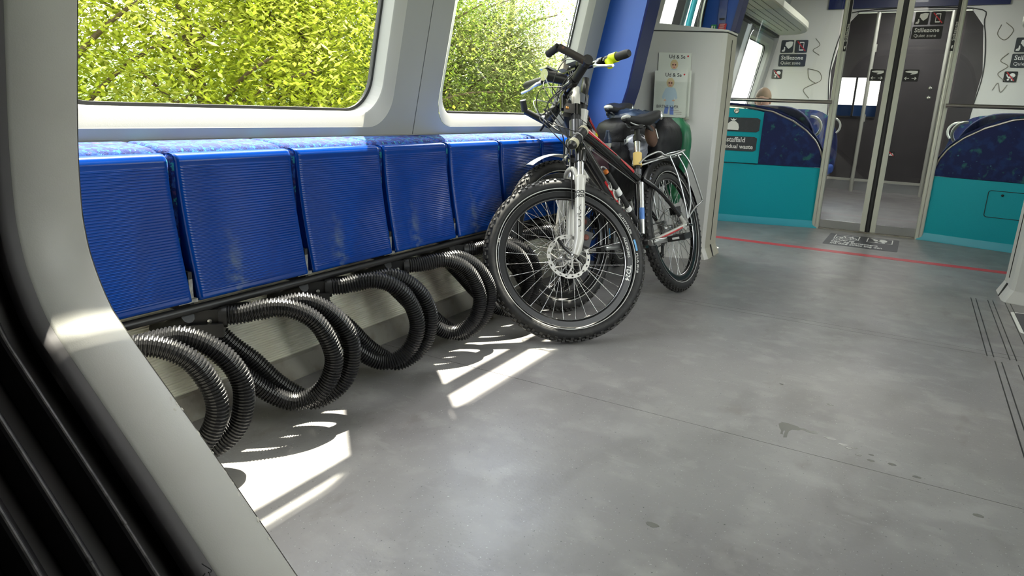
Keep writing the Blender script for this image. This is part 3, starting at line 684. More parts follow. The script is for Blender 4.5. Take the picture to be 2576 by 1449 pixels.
# ------------------------------------------------------------------ quiet-zone partition at x = 7.1
def xf_(y): u = (y-.749)/.871; return 7.11-.30*u+.08*u*u
def arch(y):
    P = [(.740, .567), (.776, .701), (.83, .80), (.925, .893), (1.05, .975), (1.23, 1.051), (1.42, 1.083), (1.65, 1.094), (1.97, 1.08)]
    for a, b in zip(P, P[1:]):
        if y <= b[0]: return a[1]+(b[1]-a[1])*(y-a[0])/(b[0]-a[0])
    return P[-1][1]
def end_cabinet(sgn):
    F = (lambda p: p) if sgn > 0 else mir
    lab = 'turquoise end cabinet left of the glass door with a waste bin flap' if sgn > 0 else 'turquoise end cabinet right of the glass door with a small hatch'
    t = thing('end_cabinet', lab, 'cabinet', F((7.0, 1.2, 0)))
    ys = [.749+i*.0611 for i in range(21)]
    def wall(z, o=0, xo=0): return [F((xf_(max(y, .749))-o, max(y-(o if i == 0 else 0), .70), z)) for i, y in enumerate(ys)]
    g = G().loft([wall(.0, .035), wall(.006, .035), wall(.066, .012)], False, False, True); build(g, 'kick_strip', M_teal2, t)
    g = G(); A = wall(.060, .012); B = wall(.563); g.loft([A, B], False, False, True)
    end = [F((xf_(.749)-.012, .749, .06)), F((xf_(.749), .749, .563)), F((7.25, .749, .563)), F((7.25, .749, .0)), F((7.1, .749, 0))]
    g.add(end, [tuple(range(5))], False)
    g.add(B + [F((7.25, 1.97, .563)), F((7.25, .749, .563))], [tuple(range(len(B)+2))], False); build(g, 'lower_panel', M_teal, t)
    # upper: fabric arch and teal bin front
    ysplit = 1.300 if sgn > 0 else 1.97
    yy = [.742+i*(ysplit-.742)/24 for i in range(25)]
    g = G(); Lz = []
    for k in range(7):
        Lz.append([F((xf_(max(y, .749))-.012*sin(pi*min(1, k/6+.0))*1.0-.004, y, .566+(arch(y)-.566)*k/6)) for y in yy])
    g.loft(Lz, False, False, True)
    g.loft([Lz[-1], [(p[0]+.09, p[1], p[2]) for p in Lz[-1]]], False, False, True)
    build(g, 'fabric_back', M_fabd, t)
    ya = [.738+i*.0205 for i in range(61)]
    pa = [F((xf_(max(y, .749))+.0, max(y, .738), arch(y)+.006)) for y in ya]
    build(G().tube(pa, .0095, 8), 'chrome_trim', M_steel, t)
    pa = [F((xf_(max(y, .749))+.06, y, arch(y)+.020)) for y in ya]
    build(G().tube(pa, .014, 8), 'fabric_piping', M_fabd, t)
    if sgn > 0:
        ys2 = [1.30+i*.05 for i in range(14)]
        g = G().loft([[(xf_(y)-.003, y, .572) for y in ys2], [(xf_(y)-.003, y, arch(y)-.012) for y in ys2]], False, False, True); build(g, 'bin_front', M_teal, t)
        def cf(y0): 
            def f(p): y = y0-p[0]; return Vector((xf_(y)-.004-(p[2] if len(p) > 2 else 0), y, p[1]))
            return f
        def patch(u0, u1, z0, z1, r, off, name, m):
            cols = []; N_ = 20
            for i in range(N_+1):
                y = u0+(u1-u0)*i/N_; e = min(y-u0, u1-y); dz = r-math.sqrt(max(0, r*r-(r-e)**2)) if e < r else 0
                cols.append([(xf_(y)-.003, y, z0+dz), (xf_(y)-.008-off, y, z0+dz), (xf_(y)-.008-off, y, z1-dz), (xf_(y)-.003, y, z1-dz)])
            build(G().loft(cols, True, False, False), name, m, t)
        patch(1.325, 1.80, .862, .992, .014, .0, 'bin_flap', M_slate)
        f2 = lambda p: (xf_(1.80-p[0])-.0095, 1.80-p[0], p[1])
        c0 = 1.80-1.560
        g = G(); body = [(c0-.052, .876), (c0+.052, .876), (c0+.056, .90), (c0+.046, .935), (c0+.020, .957), (c0-.020, .957), (c0-.046, .935), (c0-.056, .90)]
        plate(g, lambda p: Vector(f2(p))+Vector((-.008-(p[2] if len(p) > 2 else 0), 0, 0)), body, .002)
        plate(g, lambda p: Vector(f2(p))+Vector((-.008-(p[2] if len(p) > 2 else 0), 0, 0)), [(c0-.012, .960), (c0+.012, .960), (c0+.030, .982), (c0+.008, .974), (c0, .985), (c0-.008, .974), (c0-.030, .982)], .002)
        build(g, 'bag_symbol', M_white, t)
        patch(1.335, 1.82, .682, .818, .012, .0, 'bin_label', M_slate)
        for tx, zz, sz in (('Restaffald', .765, .064), ('Residual waste', .705, .055)):
            textmesh(tx, sz, lambda p: (xf_(1.67-p[0])-.0125-p[2], 1.67-p[0]*.94, zz+p[1]), 'label_text', M_white, t, .0006, bold=.0010)
        build(G().tube([(xf_(1.6)-.004, y, .5665) for y in (1.30, 1.95)], .003, 6), 'panel_gap', M_rub, t)
        build(G().lathe((xf_(1.546)-.001, 1.546, 1.052), (-1, 0, 0), [(0, .026), (.006, .026), (.009, .020), (.004, .010), (.004, .0005)], 18), 'bin_lock', M_steel, t)
    else:
        g = G(); loop = [(p[0], p[1], 0) for p in rrect(1.168, .268, 1.50, .487, .02, 4)]; loop.append(loop[0])
        build(g.tube([(lambda q: F((xf_(q[0])-.002-.012*(1-(q[1]-.06)/.5), q[0], q[1])))(q) for q in loop], .0028, 6), 'hatch_outline', M_rub, t)
        build(G().lathe(F((xf_(1.265)-.006, 1.265, .455)), (-1, 0, 0), [(0, .010), (.004, .010), (.005, .0005)], 12), 'hatch_lock', M_black, t)
    return t
end_cabinet(1); end_cabinet(-1)

for sgn, nm in ((1, 'left'), (-1, 'right')):
    F = (lambda p: p) if sgn > 0 else mir
    a, b = F((7.115, .78, .57)), F((7.125, 1.70, 2.50))
    o = tag(build(G().box((min(a[0], b[0]), min(a[1], b[1]), .57), (max(a[0], b[0]), max(a[1], b[1]), 2.50)), 'glass_partition', M_glass2), 'clear glass partition above the turquoise cabinet %s of the door' % nm, 'partition')
    tag(build(G().tube([F((7.06, .745, 1.160)), F((7.06, 1.86, 1.160))], .0165, 14), 'handrail', M_steel), 'horizontal steel rail across the %s glass partition' % nm, 'handrail')
    t = thing('door_post', 'pale upright door post on the %s side of the glass door' % nm, 'post', F((7.12, .735, 0)))
    ys_ = sorted((F((0, .700, 0))[1], F((0, .762, 0))[1]))
    build(G().prism(rrect(7.075, ys_[0], 7.165, ys_[1], .014, 3), lambda p: (p[0], p[1], 0), lambda p: (p[0], p[1], 2.5)), 'post_profile', M_post, t)
    build(G().box((7.0745, (ys_[0]+ys_[1])/2-.002, 0.02), (7.076, (ys_[0]+ys_[1])/2+.002, 2.5)), 'post_groove', M_steel, t)
    y0 = (ys_[0]+ys_[1])/2
    ysk = y0 - .022 if sgn > 0 else y0+.022
    build(G().box((7.0725, ysk-.012, 1.60), (7.0745, ysk+.012, 2.10)), 'quiet_sticker', M_black, t)
    textmesh('Stillezone', .030, lambda p: (7.0718-p[2], ysk-.010+p[1], 1.68+p[0]*1.3), 'sticker_text', M_white, t, .0004)
    build(G().prism([(0, 0), (.010, .012), (.006, .03), (-.004, .03)], lambda p: (7.0722, ysk+p[0]-.003, 1.615+p[1]), lambda p: (7.0712, ysk+p[0]-.003, 1.615+p[1])), 'sticker_symbol', M_white, t)

def leaf(y0, y1, lab, inner_low):
    t = thing('sliding_door', lab, 'door', (7.13, (y0+y1)/2, 0)); a, b = min(y0, y1), max(y0, y1)
    g = G().box((7.11, a, .012), (7.14, b, .085)); build(g, 'bottom_rail', M_alu, t)
    g = G().box((7.105, inner_low[0], .012), (7.145, inner_low[1], 2.5)); build(g, 'meeting_stile', M_post, t)
    build(G().box((7.121, a, .08), (7.127, b, 2.5)), 'glass_panel', M_gdark, t)
    return t
dl = leaf(.700, .305, 'left leaf of the glass sliding door, hand sticker on it', (.305, .348))
dr = leaf(.262, -.100, 'right leaf of the glass sliding door, quiet zone sticker on it', (.219, .262))
build(G().box((7.11, .292, .012), (7.14, .305, 2.5)), 'rubber_edge', M_rub, dl)
build(G().box((7.11, .262, .012), (7.14, .275, 2.5)), 'rubber_edge', M_rub, dr)
tag(build(G().box((7.10, .275, .0), (7.15, .292, 2.5)), 'door_gap_seal', M_rub), 'black rubber seal in the gap between the two door leaves', 'seal')
tag(build(G().box((7.08, -.10, 0), (7.17, .70, .010)), 'threshold', M_kick), 'scuffed metal threshold under the glass sliding door', 'threshold')
def sticker(parent, y, z, w, h, m=M_black, x=7.119, nm='sticker'):
    fn = plane_fn((x, y, z), (0, -1, 0), (0, 0, 1)); fn_ = lambda p: fn((p[0], p[1], 0)) + Vector((-(p[2] if len(p) > 2 else 0), 0, 0))
    build(plate(G(), fn_, rrect(0, 0, w, h, min(w, h)*.08, 3), .001), nm, m, parent); return lambda p: fn((p[0], p[1], 0)) + Vector((-.0012-(p[2] if len(p) > 2 else 0), 0, 0))
def hand_sticker(parent, y, x=7.119):
    fn = sticker(parent, y, 1.352, .118, .100, x=x)
    g = plate(G(), fn, [(.012, .084), (.050, .090), (.106, .088), (.106, .070), (.085, .062), (.060, .058), (.052, .062), (.068, .070), (.030, .074), (.014, .079)], .001)
    for cx, s in ((.030, -1), (.086, 1)):
        plate(g, fn, [(cx-.018, .024), (cx+.018, .024), (cx+.018, .029), (cx-.018, .029)], .001)
        plate(g, fn, [(cx+s*.020, .0265), (cx+s*.006, .040), (cx+s*.002, .036), (cx+s*.011, .0265), (cx+s*.002, .017), (cx+s*.006, .013)], .001)
    build(g, 'hand_symbol', M_white, parent)
hand_sticker(dl, .475); hand_sticker(dr, .213)
def quiet_sign(parent, y, z, s=1.0, x=7.119, m=M_black):
    w = .112*s; gp = .015*s
    f1 = sticker(parent, y, z+.125*s, w, .115*s, m, x); f2 = sticker(parent, y-w-gp, z+.125*s, w, .115*s, m, x); f3 = sticker(parent, y+.006*s, z, .245*s, .112*s, m, x)
    S = lambda P: [(a*s, b*s) for a, b in P]
    g = plate(G(), f1, S([(.040, .095), (.075, .103), (.105, .100), (.100, .060), (.070, .035), (.052, .050), (.045, .062), (.036, .066)]), .001)
    plate(g, f1, S([(.010, .010), (.034, .010), (.040, .028), (.036, .052), (.028, .052), (.026, .030), (.012, .024)]), .001); build(g, 'hush_symbol', M_white, parent)
    g = plate(G(), f2, S(rrect(.038, .018, .078, .098, .006)), .001); build(g, 'phone_symbol', M_white, parent)
    g = plate(G(), f2, S([(.043, .030), (.073, .030), (.073, .088), (.043, .088)]), .001, .001); build(g, 'phone_screen', m, parent)
    g = plate(G(), f2, S([(.014, .100), (.022, .104), (.100, .016), (.092, .012)]), .001, .002); build(g, 'red_stroke', M_red, parent)
    textmesh('Stillezone', .052*s, lambda p: f3((.018*s+p[0], .062*s+p[1], p[2])), 'sign_text', M_white, parent, .0006, bold=.0008*s)
    textmesh('Quiet zone', .040*s, lambda p: f3((.018*s+p[0], .018*s+p[1], p[2])), 'sign_text', M_white, parent, .0006)
quiet_sign(dr, .200, 1.700, .92)
sticker(dr, .262, 1.715, .05, .05, M_slate, nm='faded_sticker')
f = sticker(dr, .226, .702, .056, .052, nm='no_smoking_sticker')
build(plate(G(), f, [(.010, .012), (.046, .012), (.044, .024), (.038, .034), (.016, .030)], .001), 'shoe_symbol', M_white, dr)
build(plate(G(), f, [(.006, .044), (.012, .048), (.050, .012), (.044, .008)], .001, .001), 'red_stroke', M_red, dr)
for z in (1.300, 1.220): build(G().lathe((7.118, -.008, z), (-1, 0, 0), [(0, .018), (.008, .018), (.016, .010), (.017, .0005)], 14), 'door_lock', M_chrome, dr)

# floor sticker in front of the door
t = thing('floor_sign', 'dark floor sticker with bicycle and pram pictograms before the glass door', 'sign', (6.57, .28, 0))
fn = plane_fn((6.22, .566, .0002), (0, -1, 0), (1, 0, 0)); fn_ = lambda p: Vector((6.22+p[1], .566-p[0], .0002+(p[2] if len(p) > 2 else 0)))
fnm = lambda p: Vector((6.22+p[1]*1.0, .566-p[0], .0002+(p[2] if len(p) > 2 else 0)))
build(plate(G(), fnm, rrect(0, 0, .556, .65, .02), .0006), 'sticker_base', M_mat, t)
for u in (.05, .31):
    g = G(); 
    for (a, b, c, d) in ((u, .37, u+.20, .378), (u, .602, u+.20, .61), (u, .37, u+.008, .61), (u+.192, .37, u+.20, .61)): plate(g, fnm, [(a, b), (c, b), (c, d), (a, d)], .0004, .0007)
    build(g, 'pictogram_frame', M_white, t)
g = G()
for cx in (.095, .205): 
    ring = circ(cx, .43, .030, 16, .05); inn = circ(cx, .43, .021, 16, .037)
    for i in range(16): plate(g, fnm, [ring[i], ring[(i+1) % 16], inn[(i+1) % 16], inn[i]], .0004, .0007)
for q in (((.095, .43), (.13, .52)), ((.13, .52), (.19, .53)), ((.205, .43), (.19, .56)), ((.145, .43), (.19, .53)), ((.095, .43), (.145, .43)), ((.145, .43), (.125, .55))):
    (a, b), (c, d) = q; n_ = Vector((-(d-b), c-a)).normalized()*.005; plate(g, fnm, [(a-n_.x, b-n_.y), (c-n_.x, d-n_.y), (c+n_.x, d+n_.y), (a+n_.x, b+n_.y)], .0004, .0007)
build(g, 'bicycle_symbol', M_white, t)
g = plate(G(), fnm, circ(.43, .50, .038, 14, .075), .0004, .0007); plate(g, fnm, [(.36, .48), (.42, .48), (.40, .54), (.37, .56), (.345, .585), (.338, .575), (.36, .54)], .0004, .0007)
plate(g, fnm, circ(.385, .415, .014, 10, .024), .0004, .0007); plate(g, fnm, circ(.44, .405, .014, 10, .024), .0004, .0007); build(g, 'pram_symbol', M_white, t)
for i, s_ in enumerate(('Cykler og', 'klap- og barnevogne', 'må ikke stilles bag den')):
    textmesh(s_, .056, lambda p: fnm((.05+p[0]*.78, .265-i*.098+p[1]*1.9, p[2]+.0008)), 'sign_text', M_white, t, .0002, bold=.0010)
t2 = thing('floor_sign', 'dark sticker with white border cut off by the right picture edge', 'sign', (4.6, -.7, 0))
build(G().prism(rrect(4.15, -.95, 4.63, -.595, .03), lambda p: (p[0], p[1], 0), lambda p: (p[0], p[1], .0006)), 'sticker_border', M_white, t2)
build(G().prism(rrect(4.165, -.95, 4.612, -.612, .025), lambda p: (p[0], p[1], .0006), lambda p: (p[0], p[1], .001)), 'sticker_face', M_mat, t2)

# ------------------------------------------------------------------ quiet compartment: seats, person, bulkhead, luggage shelf
def bay_seat(x, y0, y1, face, lab, grp='double seats in the quiet compartment', ring_side=0):
    """face=+1 looks towards +x"""
    t = thing('double_seat', lab, 'seat', (x, (y0+y1)/2, 0), grp); f = face
    ym = (y0+y1)/2; hw = abs(y1-y0)/2
    def bk(y): u = (y-ym)/hw; return .60+.52*max(0, 1-abs(u)**3.2)**.5
    yy = [ym-hw*cos(pi*i/24) for i in range(25)]
    A = [(x, y, .42) for y in yy]; g = G()
    L = []
    for k in range(9): L.append([(x-f*(.10*k/8)+f*.0, y, .40+(bk(y)-.40)*k/8) for y in yy])
    Lb = [[(p[0]-f*.09, p[1], p[2]-.01) for p in l] for l in L]
    g.loft(L+[Lb[-1]]+Lb[::-1][1:], False, False, True)
    g.loft([[l[0] for l in L], [l[0] for l in Lb]], False, False, True); g.loft([[l[-1] for l in L], [l[-1] for l in Lb]], False, False, True)
    build(g, 'backrest', M_fabd, t)
    g = G(); cs = lambda xx, zz, i: [(xx, a, b) for a, b in rrect(ym-hw+i, .40-zz, ym+hw-i, .48, .03, 4)]
    g.loft([cs(x-f*.02, 0.03, .01), cs(x, .03, 0), cs(x+f*.40, .03, 0), cs(x+f*.45, .0, .02)], True, True, True); build(g, 'seat_cushion', mat('blue_seat_cover', (.012, .07, .33), .6), t)
    build(G().tube([(x+f*.1, ym, .0), (x+f*.1, ym, .40)], .035, 10).box((x+f*.1-.15, ym-.12, 0), (x+f*.1+.15, ym+.12, .02)), 'pedestal', M_steel, t)
    ys_ = y0 if ring_side < 0 else y1
    c = Vector((x-f*.08, ys_, .93)); rg = [(c.x+.0, c.y+(.02 if ring_side > 0 else -.02)+.0, 0)]
    arc = [c+Vector((.0, -ring_side*.10+ring_side*.10*cos(a), .10*sin(a))) for a in [(-50+i*16)*pi/180 for i in range(10)]]
    build(G().tube(arc, .013, 8), 'grab_ring', M_post, t)
    return t
bay_seat(7.45, .84, 1.75, 1, 'double seat behind the left turquoise cabinet, back towards the door', ring_side=-1)
bay_seat(7.45, -1.15, -.24, 1, 'double seat behind the right turquoise cabinet, back towards the door', ring_side=1)
bay_seat(9.35, .86, 1.75, -1, 'dark blue double seat against the far bulkhead, left of the aisle', ring_side=-1)
bay_seat(9.35, -1.15, -.26, -1, 'dark blue double seat against the far bulkhead, right of the aisle', ring_side=1)

def skin_mesh(name, verts, edges, radii, m, parent, sub=2):
    me = bpy.data.meshes.new(name); me.from_pydata(verts, edges, []); o = bpy.data.objects.new(name, me); COL.objects.link(o)
    s = o.modifiers.new('skin', 'SKIN'); s.use_smooth_shade = True
    sv = me.skin_vertices[0].data if me.skin_vertices else None
    if sv is None:
        me.attributes
    for i, r in enumerate(radii): sv[i].radius = (r, r) if not isinstance(r, tuple) else r
    sv[0].use_root = True
    ss = o.modifiers.new('sub', 'SUBSURF'); ss.levels = sub; ss.render_levels = sub
    bpy.context.view_layer.update()
    me2 = bpy.data.meshes.new_from_object(o.evaluated_get(bpy.context.evaluated_depsgraph_get()))
    bpy.data.objects.remove(o)
    g = G(); g.add([tuple(v.co) for v in me2.vertices], [tuple(p.vertices) for p in me2.polygons], True)
    return build(g, name, m, parent)
px_, py_ = 8.30, 1.585
pr = thing('person', 'seated person with short hair, only the head seen above the steel rail', 'person', (px_, py_, .48))
try:
    V = [(px_, py_, .56), (px_, py_, .76), (px_, py_, .94), (px_, py_, 1.02), (px_, py_-.19, .96), (px_, py_+.19, .96),
         (px_-.04, py_-.24, .74), (px_-.24, py_-.18, .62), (px_-.04, py_+.24, .74), (px_-.24, py_+.18, .62), (px_-.12, py_-.10, .54), (px_-.46, py_-.11, .53), (px_-.48, py_-.11, .10), (px_-.60, py_-.11, .05),
         (px_-.12, py_+.10, .54), (px_-.46, py_+.11, .53), (px_-.48, py_+.11, .10), (px_-.60, py_+.11, .05)]
    E_ = [(0, 1), (1, 2), (2, 3), (2, 4), (2, 5), (4, 6), (6, 7), (5, 8), (8, 9), (0, 10), (10, 11), (11, 12), (12, 13), (0, 14), (14, 15), (15, 16), (16, 17)]
    skin_mesh('body', V, E_, [(.15, .12), (.15, .11), (.15, .10), .06, .065, .065, .05, .036, .05, .036, .085, .065, .045, .04, .085, .065, .045, .04], M_cloth, pr)
except Exception as ex:
    print('skin failed', ex)
g = G(); g.ell((px_, py_, 1.185), (.095, .078, .125), 20, 16)
def headfix(p):
    d = p-Vector((px_, py_, 1.185))
    if d.z < -.03: k = 1-.35*min(1, (-d.z-.03)/.09); d.x *= k; d.y *= k
    return Vector((px_, py_, 1.185))+d
g.xf(headfix); g.tube([(px_+.01, py_, .98), (px_+.005, py_, 1.10)], .055, 12)
g.tube([(px_-.085, py_, 1.20), (px_-.115, py_, 1.165), (px_-.09, py_, 1.15)], [.010, .014, .010], 8)
for s_ in (-1, 1): g.ell((px_+.005, py_+s_*.080, 1.175), (.020, .010, .032), 8, 6)
build(g, 'head', M_skin, pr)
g = G()
for s_ in (-1, 1): g.ell((px_-.083, py_+s_*.032, 1.195), (.012, .013, .009), 8, 6)
build(g, 'eyes', M_black, pr)
build(G().tube([(px_-.085, py_-.022, 1.125), (px_-.092, py_, 1.122), (px_-.085, py_+.022, 1.125)], .004, 6), 'mouth', M_red, pr)
g = G(); L = []
for j in range(8):
    ph = pi/2*(j/7); z = 1.215+.112*sin(ph)
    L.append([(px_+.008+.098*cos(ph)*cos(a), py_+.086*cos(ph)*sin(a), z-.04*(1 if cos(a) > .1 else 0)*cos(ph)) for a in [2*pi*i/20 for i in range(20)]])
g.loft(L, True, True, True); build(g, 'hair', M_hair, pr)
for s_ in (-1, 1):   # hands resting on the lap
    c = Vector((px_-.28, py_+s_*.165, .605)); g = G().ell(c, (.045, .038, .016), 10, 8)
    for i, ln in enumerate((.050, .062, .058, .045)): g.tube([c+Vector((-.03, (-.024+.016*i), 0)), c+Vector((-.03-ln*.6, (-.024+.016*i), .004)), c+Vector((-.03-ln, (-.024+.016*i), -.008))], [.0085, .008, .0065], 7)
    g.tube([c+Vector((-.0, -s_*.03, 0)), c+Vector((-.03, -s_*.055, .006)), c+Vector((-.055, -s_*.06, 0))], [.010, .009, .007], 7)
    build(g, 'hand', M_skin, pr)

# far bulkhead with gangway opening
BX = 9.72
op = [(-.45, 0), (-.45, 1.0), (-.50, 1.6), (-.42, 2.1), (-.28, 2.28), (.88, 2.28), (1.02, 2.1), (1.10, 1.6), (1.05, 1.0), (1.05, 0)]
g = G()
outer = [(-1.40, 0), (-1.40, 1.0), (-1.40, 1.6), (-1.40, 2.1), (-1.40, 2.55), (2.0, 2.55), (2.0, 2.1), (2.0, 1.6), (2.0, 1.0), (2.0, 0)]
A = [(BX, y, z) for y, z in op]; B = [(BX, y, z) for y, z in outer]
g.loft([A, B], False, False, False); g.loft([A, [(BX+.10, y, z) for y, z in op]], False, False, False)
wf = struct('wall_far', g, mat('bulkhead_grey', (.62, .61, .58), .5))
build(G().box((BX-.03, -.62, 2.31), (BX-.004, 1.22, 2.60)), 'navy_header', M_bdark, wf)
build(G().tube([(BX-.004, y, z) for y, z in bez([(0, a, b) for a, b in op], 5) and [(p.y, p.z) for p in bez([(0, a, b) for a, b in op], 5)]], .006, 6), 'opening_seal', M_rub, wf)
for sgn, nm in ((1, 'left'), (-1, 'right')):
    yS = 1.715 if sgn > 0 else -.745
    t = thing('quiet_zone_sign', 'grey quiet zone sign with hush and phone pictograms, %s of the gangway' % nm, 'sign', (BX-.01, yS, 1.65)); quiet_sign(t, yS, 1.645, 1.32, BX-.006, M_slate)
    yP = 1.785 if sgn > 0 else -.70
    t = thing('pram_sign', 'small black no prams sign on the wall %s of the gangway' % nm, 'sign', (BX-.01, yP, 1.5)); f = sticker(t, yP, 1.490, .125, .115, x=BX-.006, nm='sign_plate')
    g = plate(G(), f, circ(.078, .072, .028, 12, .024), .001); plate(g, f, [(.020, .085), (.030, .085), (.038, .06), (.09, .06), (.08, .040), (.045, .040), (.026, .065)], .001)
    for cx in (.045, .082): plate(g, f, circ(cx, .026, .011, 10), .001)
    build(g, 'pram_symbol', M_white, t); build(plate(G(), f, [(.018, .105), (.028, .108), (.105, .018), (.095, .012)], .001, .001), 'red_stroke', M_red, t)
# cream graffiti-like scuffs
g = G()
for P in ([(1.32, 1.98), (1.26, 1.90), (1.33, 1.84), (1.25, 1.78)], [(1.36, 1.62), (1.22, 1.58), (1.19, 1.48), (1.30, 1.42), (1.38, 1.36), (1.30, 1.26)], [(1.36, 1.62), (1.33, 1.5), (1.24, 1.44)], [(-.62, 2.12), (-.70, 2.04), (-.64, 1.94), (-.56, 2.0), (-.58, 2.1)], [(-.70, 1.8), (-.64, 1.72), (-.72, 1.66), (-.64, 1.58), (-.72, 1.5)], [(-.62, 1.40), (-.66, 1.48), (-.70, 1.38), (-.75, 1.46)]):
    g.tube(bez([(BX-.004, a, b) for a, b in P], 5), .004, 5)
tag(build(g, 'scribble', mat('faded_brown_marker', (.22, .20, .16), .7)), 'faded brown scribbles on the grey far bulkhead', 'graffiti')
# dark gangway end panel with lower kick and window, poles
t = thing('end_door', 'dark charcoal end wall seen through the glass door beyond the gangway', 'wall panel', (11.65, .3, 0))
g = G()
for (a, b, c, d) in ((-1.4, .62, .17, 2.5), (.62, 1.25, .17, 1.06), (.62, 1.25, 1.62, 2.5), (1.25, 2.0, .17, 2.5)): g.box((11.62, a, c), (11.66, b, d))
build(g, 'dark_panel', M_char, t)
build(G().box((11.58, -1.4, .0), (11.66, 2.0, .135)), 'kick_panel', M_alu, t)
build(G().box((11.56, -1.4, .135), (11.66, 2.0, .17)), 'kick_trim', M_post, t)
build(G().box((11.625, .62, 1.06), (11.63, 1.25, 1.62)), 'end_window', M_glass, t)
build(G().box((11.60, .92, 1.06), (11.66, .945, 1.62)).box((11.60, .62, 1.05), (11.66, 1.25, 1.075)), 'window_bar', M_rub, t)
tag(build(G().box((12.0, -1.3, 0), (12.3, 1.9, 1.24)), 'far_seat_row', mat('far_blue_seats', (.015, .08, .30), .7)), 'blue seat backs seen through the window in the dark end wall', 'seat')
for y, nm in ((.76, 'left'), (-.13, 'right')):
    t = thing('pole', 'pale vertical grab pole at the gangway, %s one behind the glass door' % nm, 'pole', (11.3, y, 0))
    build(G().tube([(11.3, y, 0), (11.3, y, 2.52)], .026, 14), 'tube', M_post, t)
    for z in (1.0, 1.95): build(G().tube([(11.3, y-.028, z), (11.3, y-.028, z+.10)], .012, 8), 'pole_clip', M_post, t)
# luggage shelf with rounded end, left wall
def shelf(sgn):
    F = (lambda p: p) if sgn > 0 else mir
    out = [(6.3, 1.78), (6.3, 1.30), (8.3, 1.29), (8.75, 1.30), (9.08, 1.35), (9.28, 1.45), (9.36, 1.57), (9.38, 1.66), (9.38, 1.78)]
    pts = [(p.x, p.y) for p in bez([(a, b, 0) for a, b in out[2:]], 4)]; pts = out[:2]+pts
    t = thing('luggage_shelf', 'cream overhead shelf with a rounded end above the %s compartment windows' % ('left' if sgn > 0 else 'right'), 'shelf', F((8, 1.6, 2.0)))
    g = G(); z0 = 1.985
    L = [[F((x, y, z0)) for x, y in pts], [F((x, y-.012 if y < 1.7 else y, z0+.012)) for x, y in pts], [F((x, y-.012 if y < 1.7 else y, z0+.07)) for x, y in pts]]
    g.loft(L, True, True, False); build(g, 'shelf_board', M_ceil, t)
    for i in range(5): build(G().tube([F((6.4, 1.38+i*.07, z0-.002)), F((8.9-.0*i, 1.38+i*.07, z0-.002))], .0025, 5), 'groove', M_con2, t)
    build(G().box(*( (lambda a, b: ((min(a[0], b[0]), min(a[1], b[1]), a[2]), (max(a[0], b[0]), max(a[1], b[1]), b[2])))(F((6.3, 1.70, z0-.03)), F((9.38, 1.76, z0))))), 'shelf_bracket', M_rub, t)
shelf(1); shelf(-1)

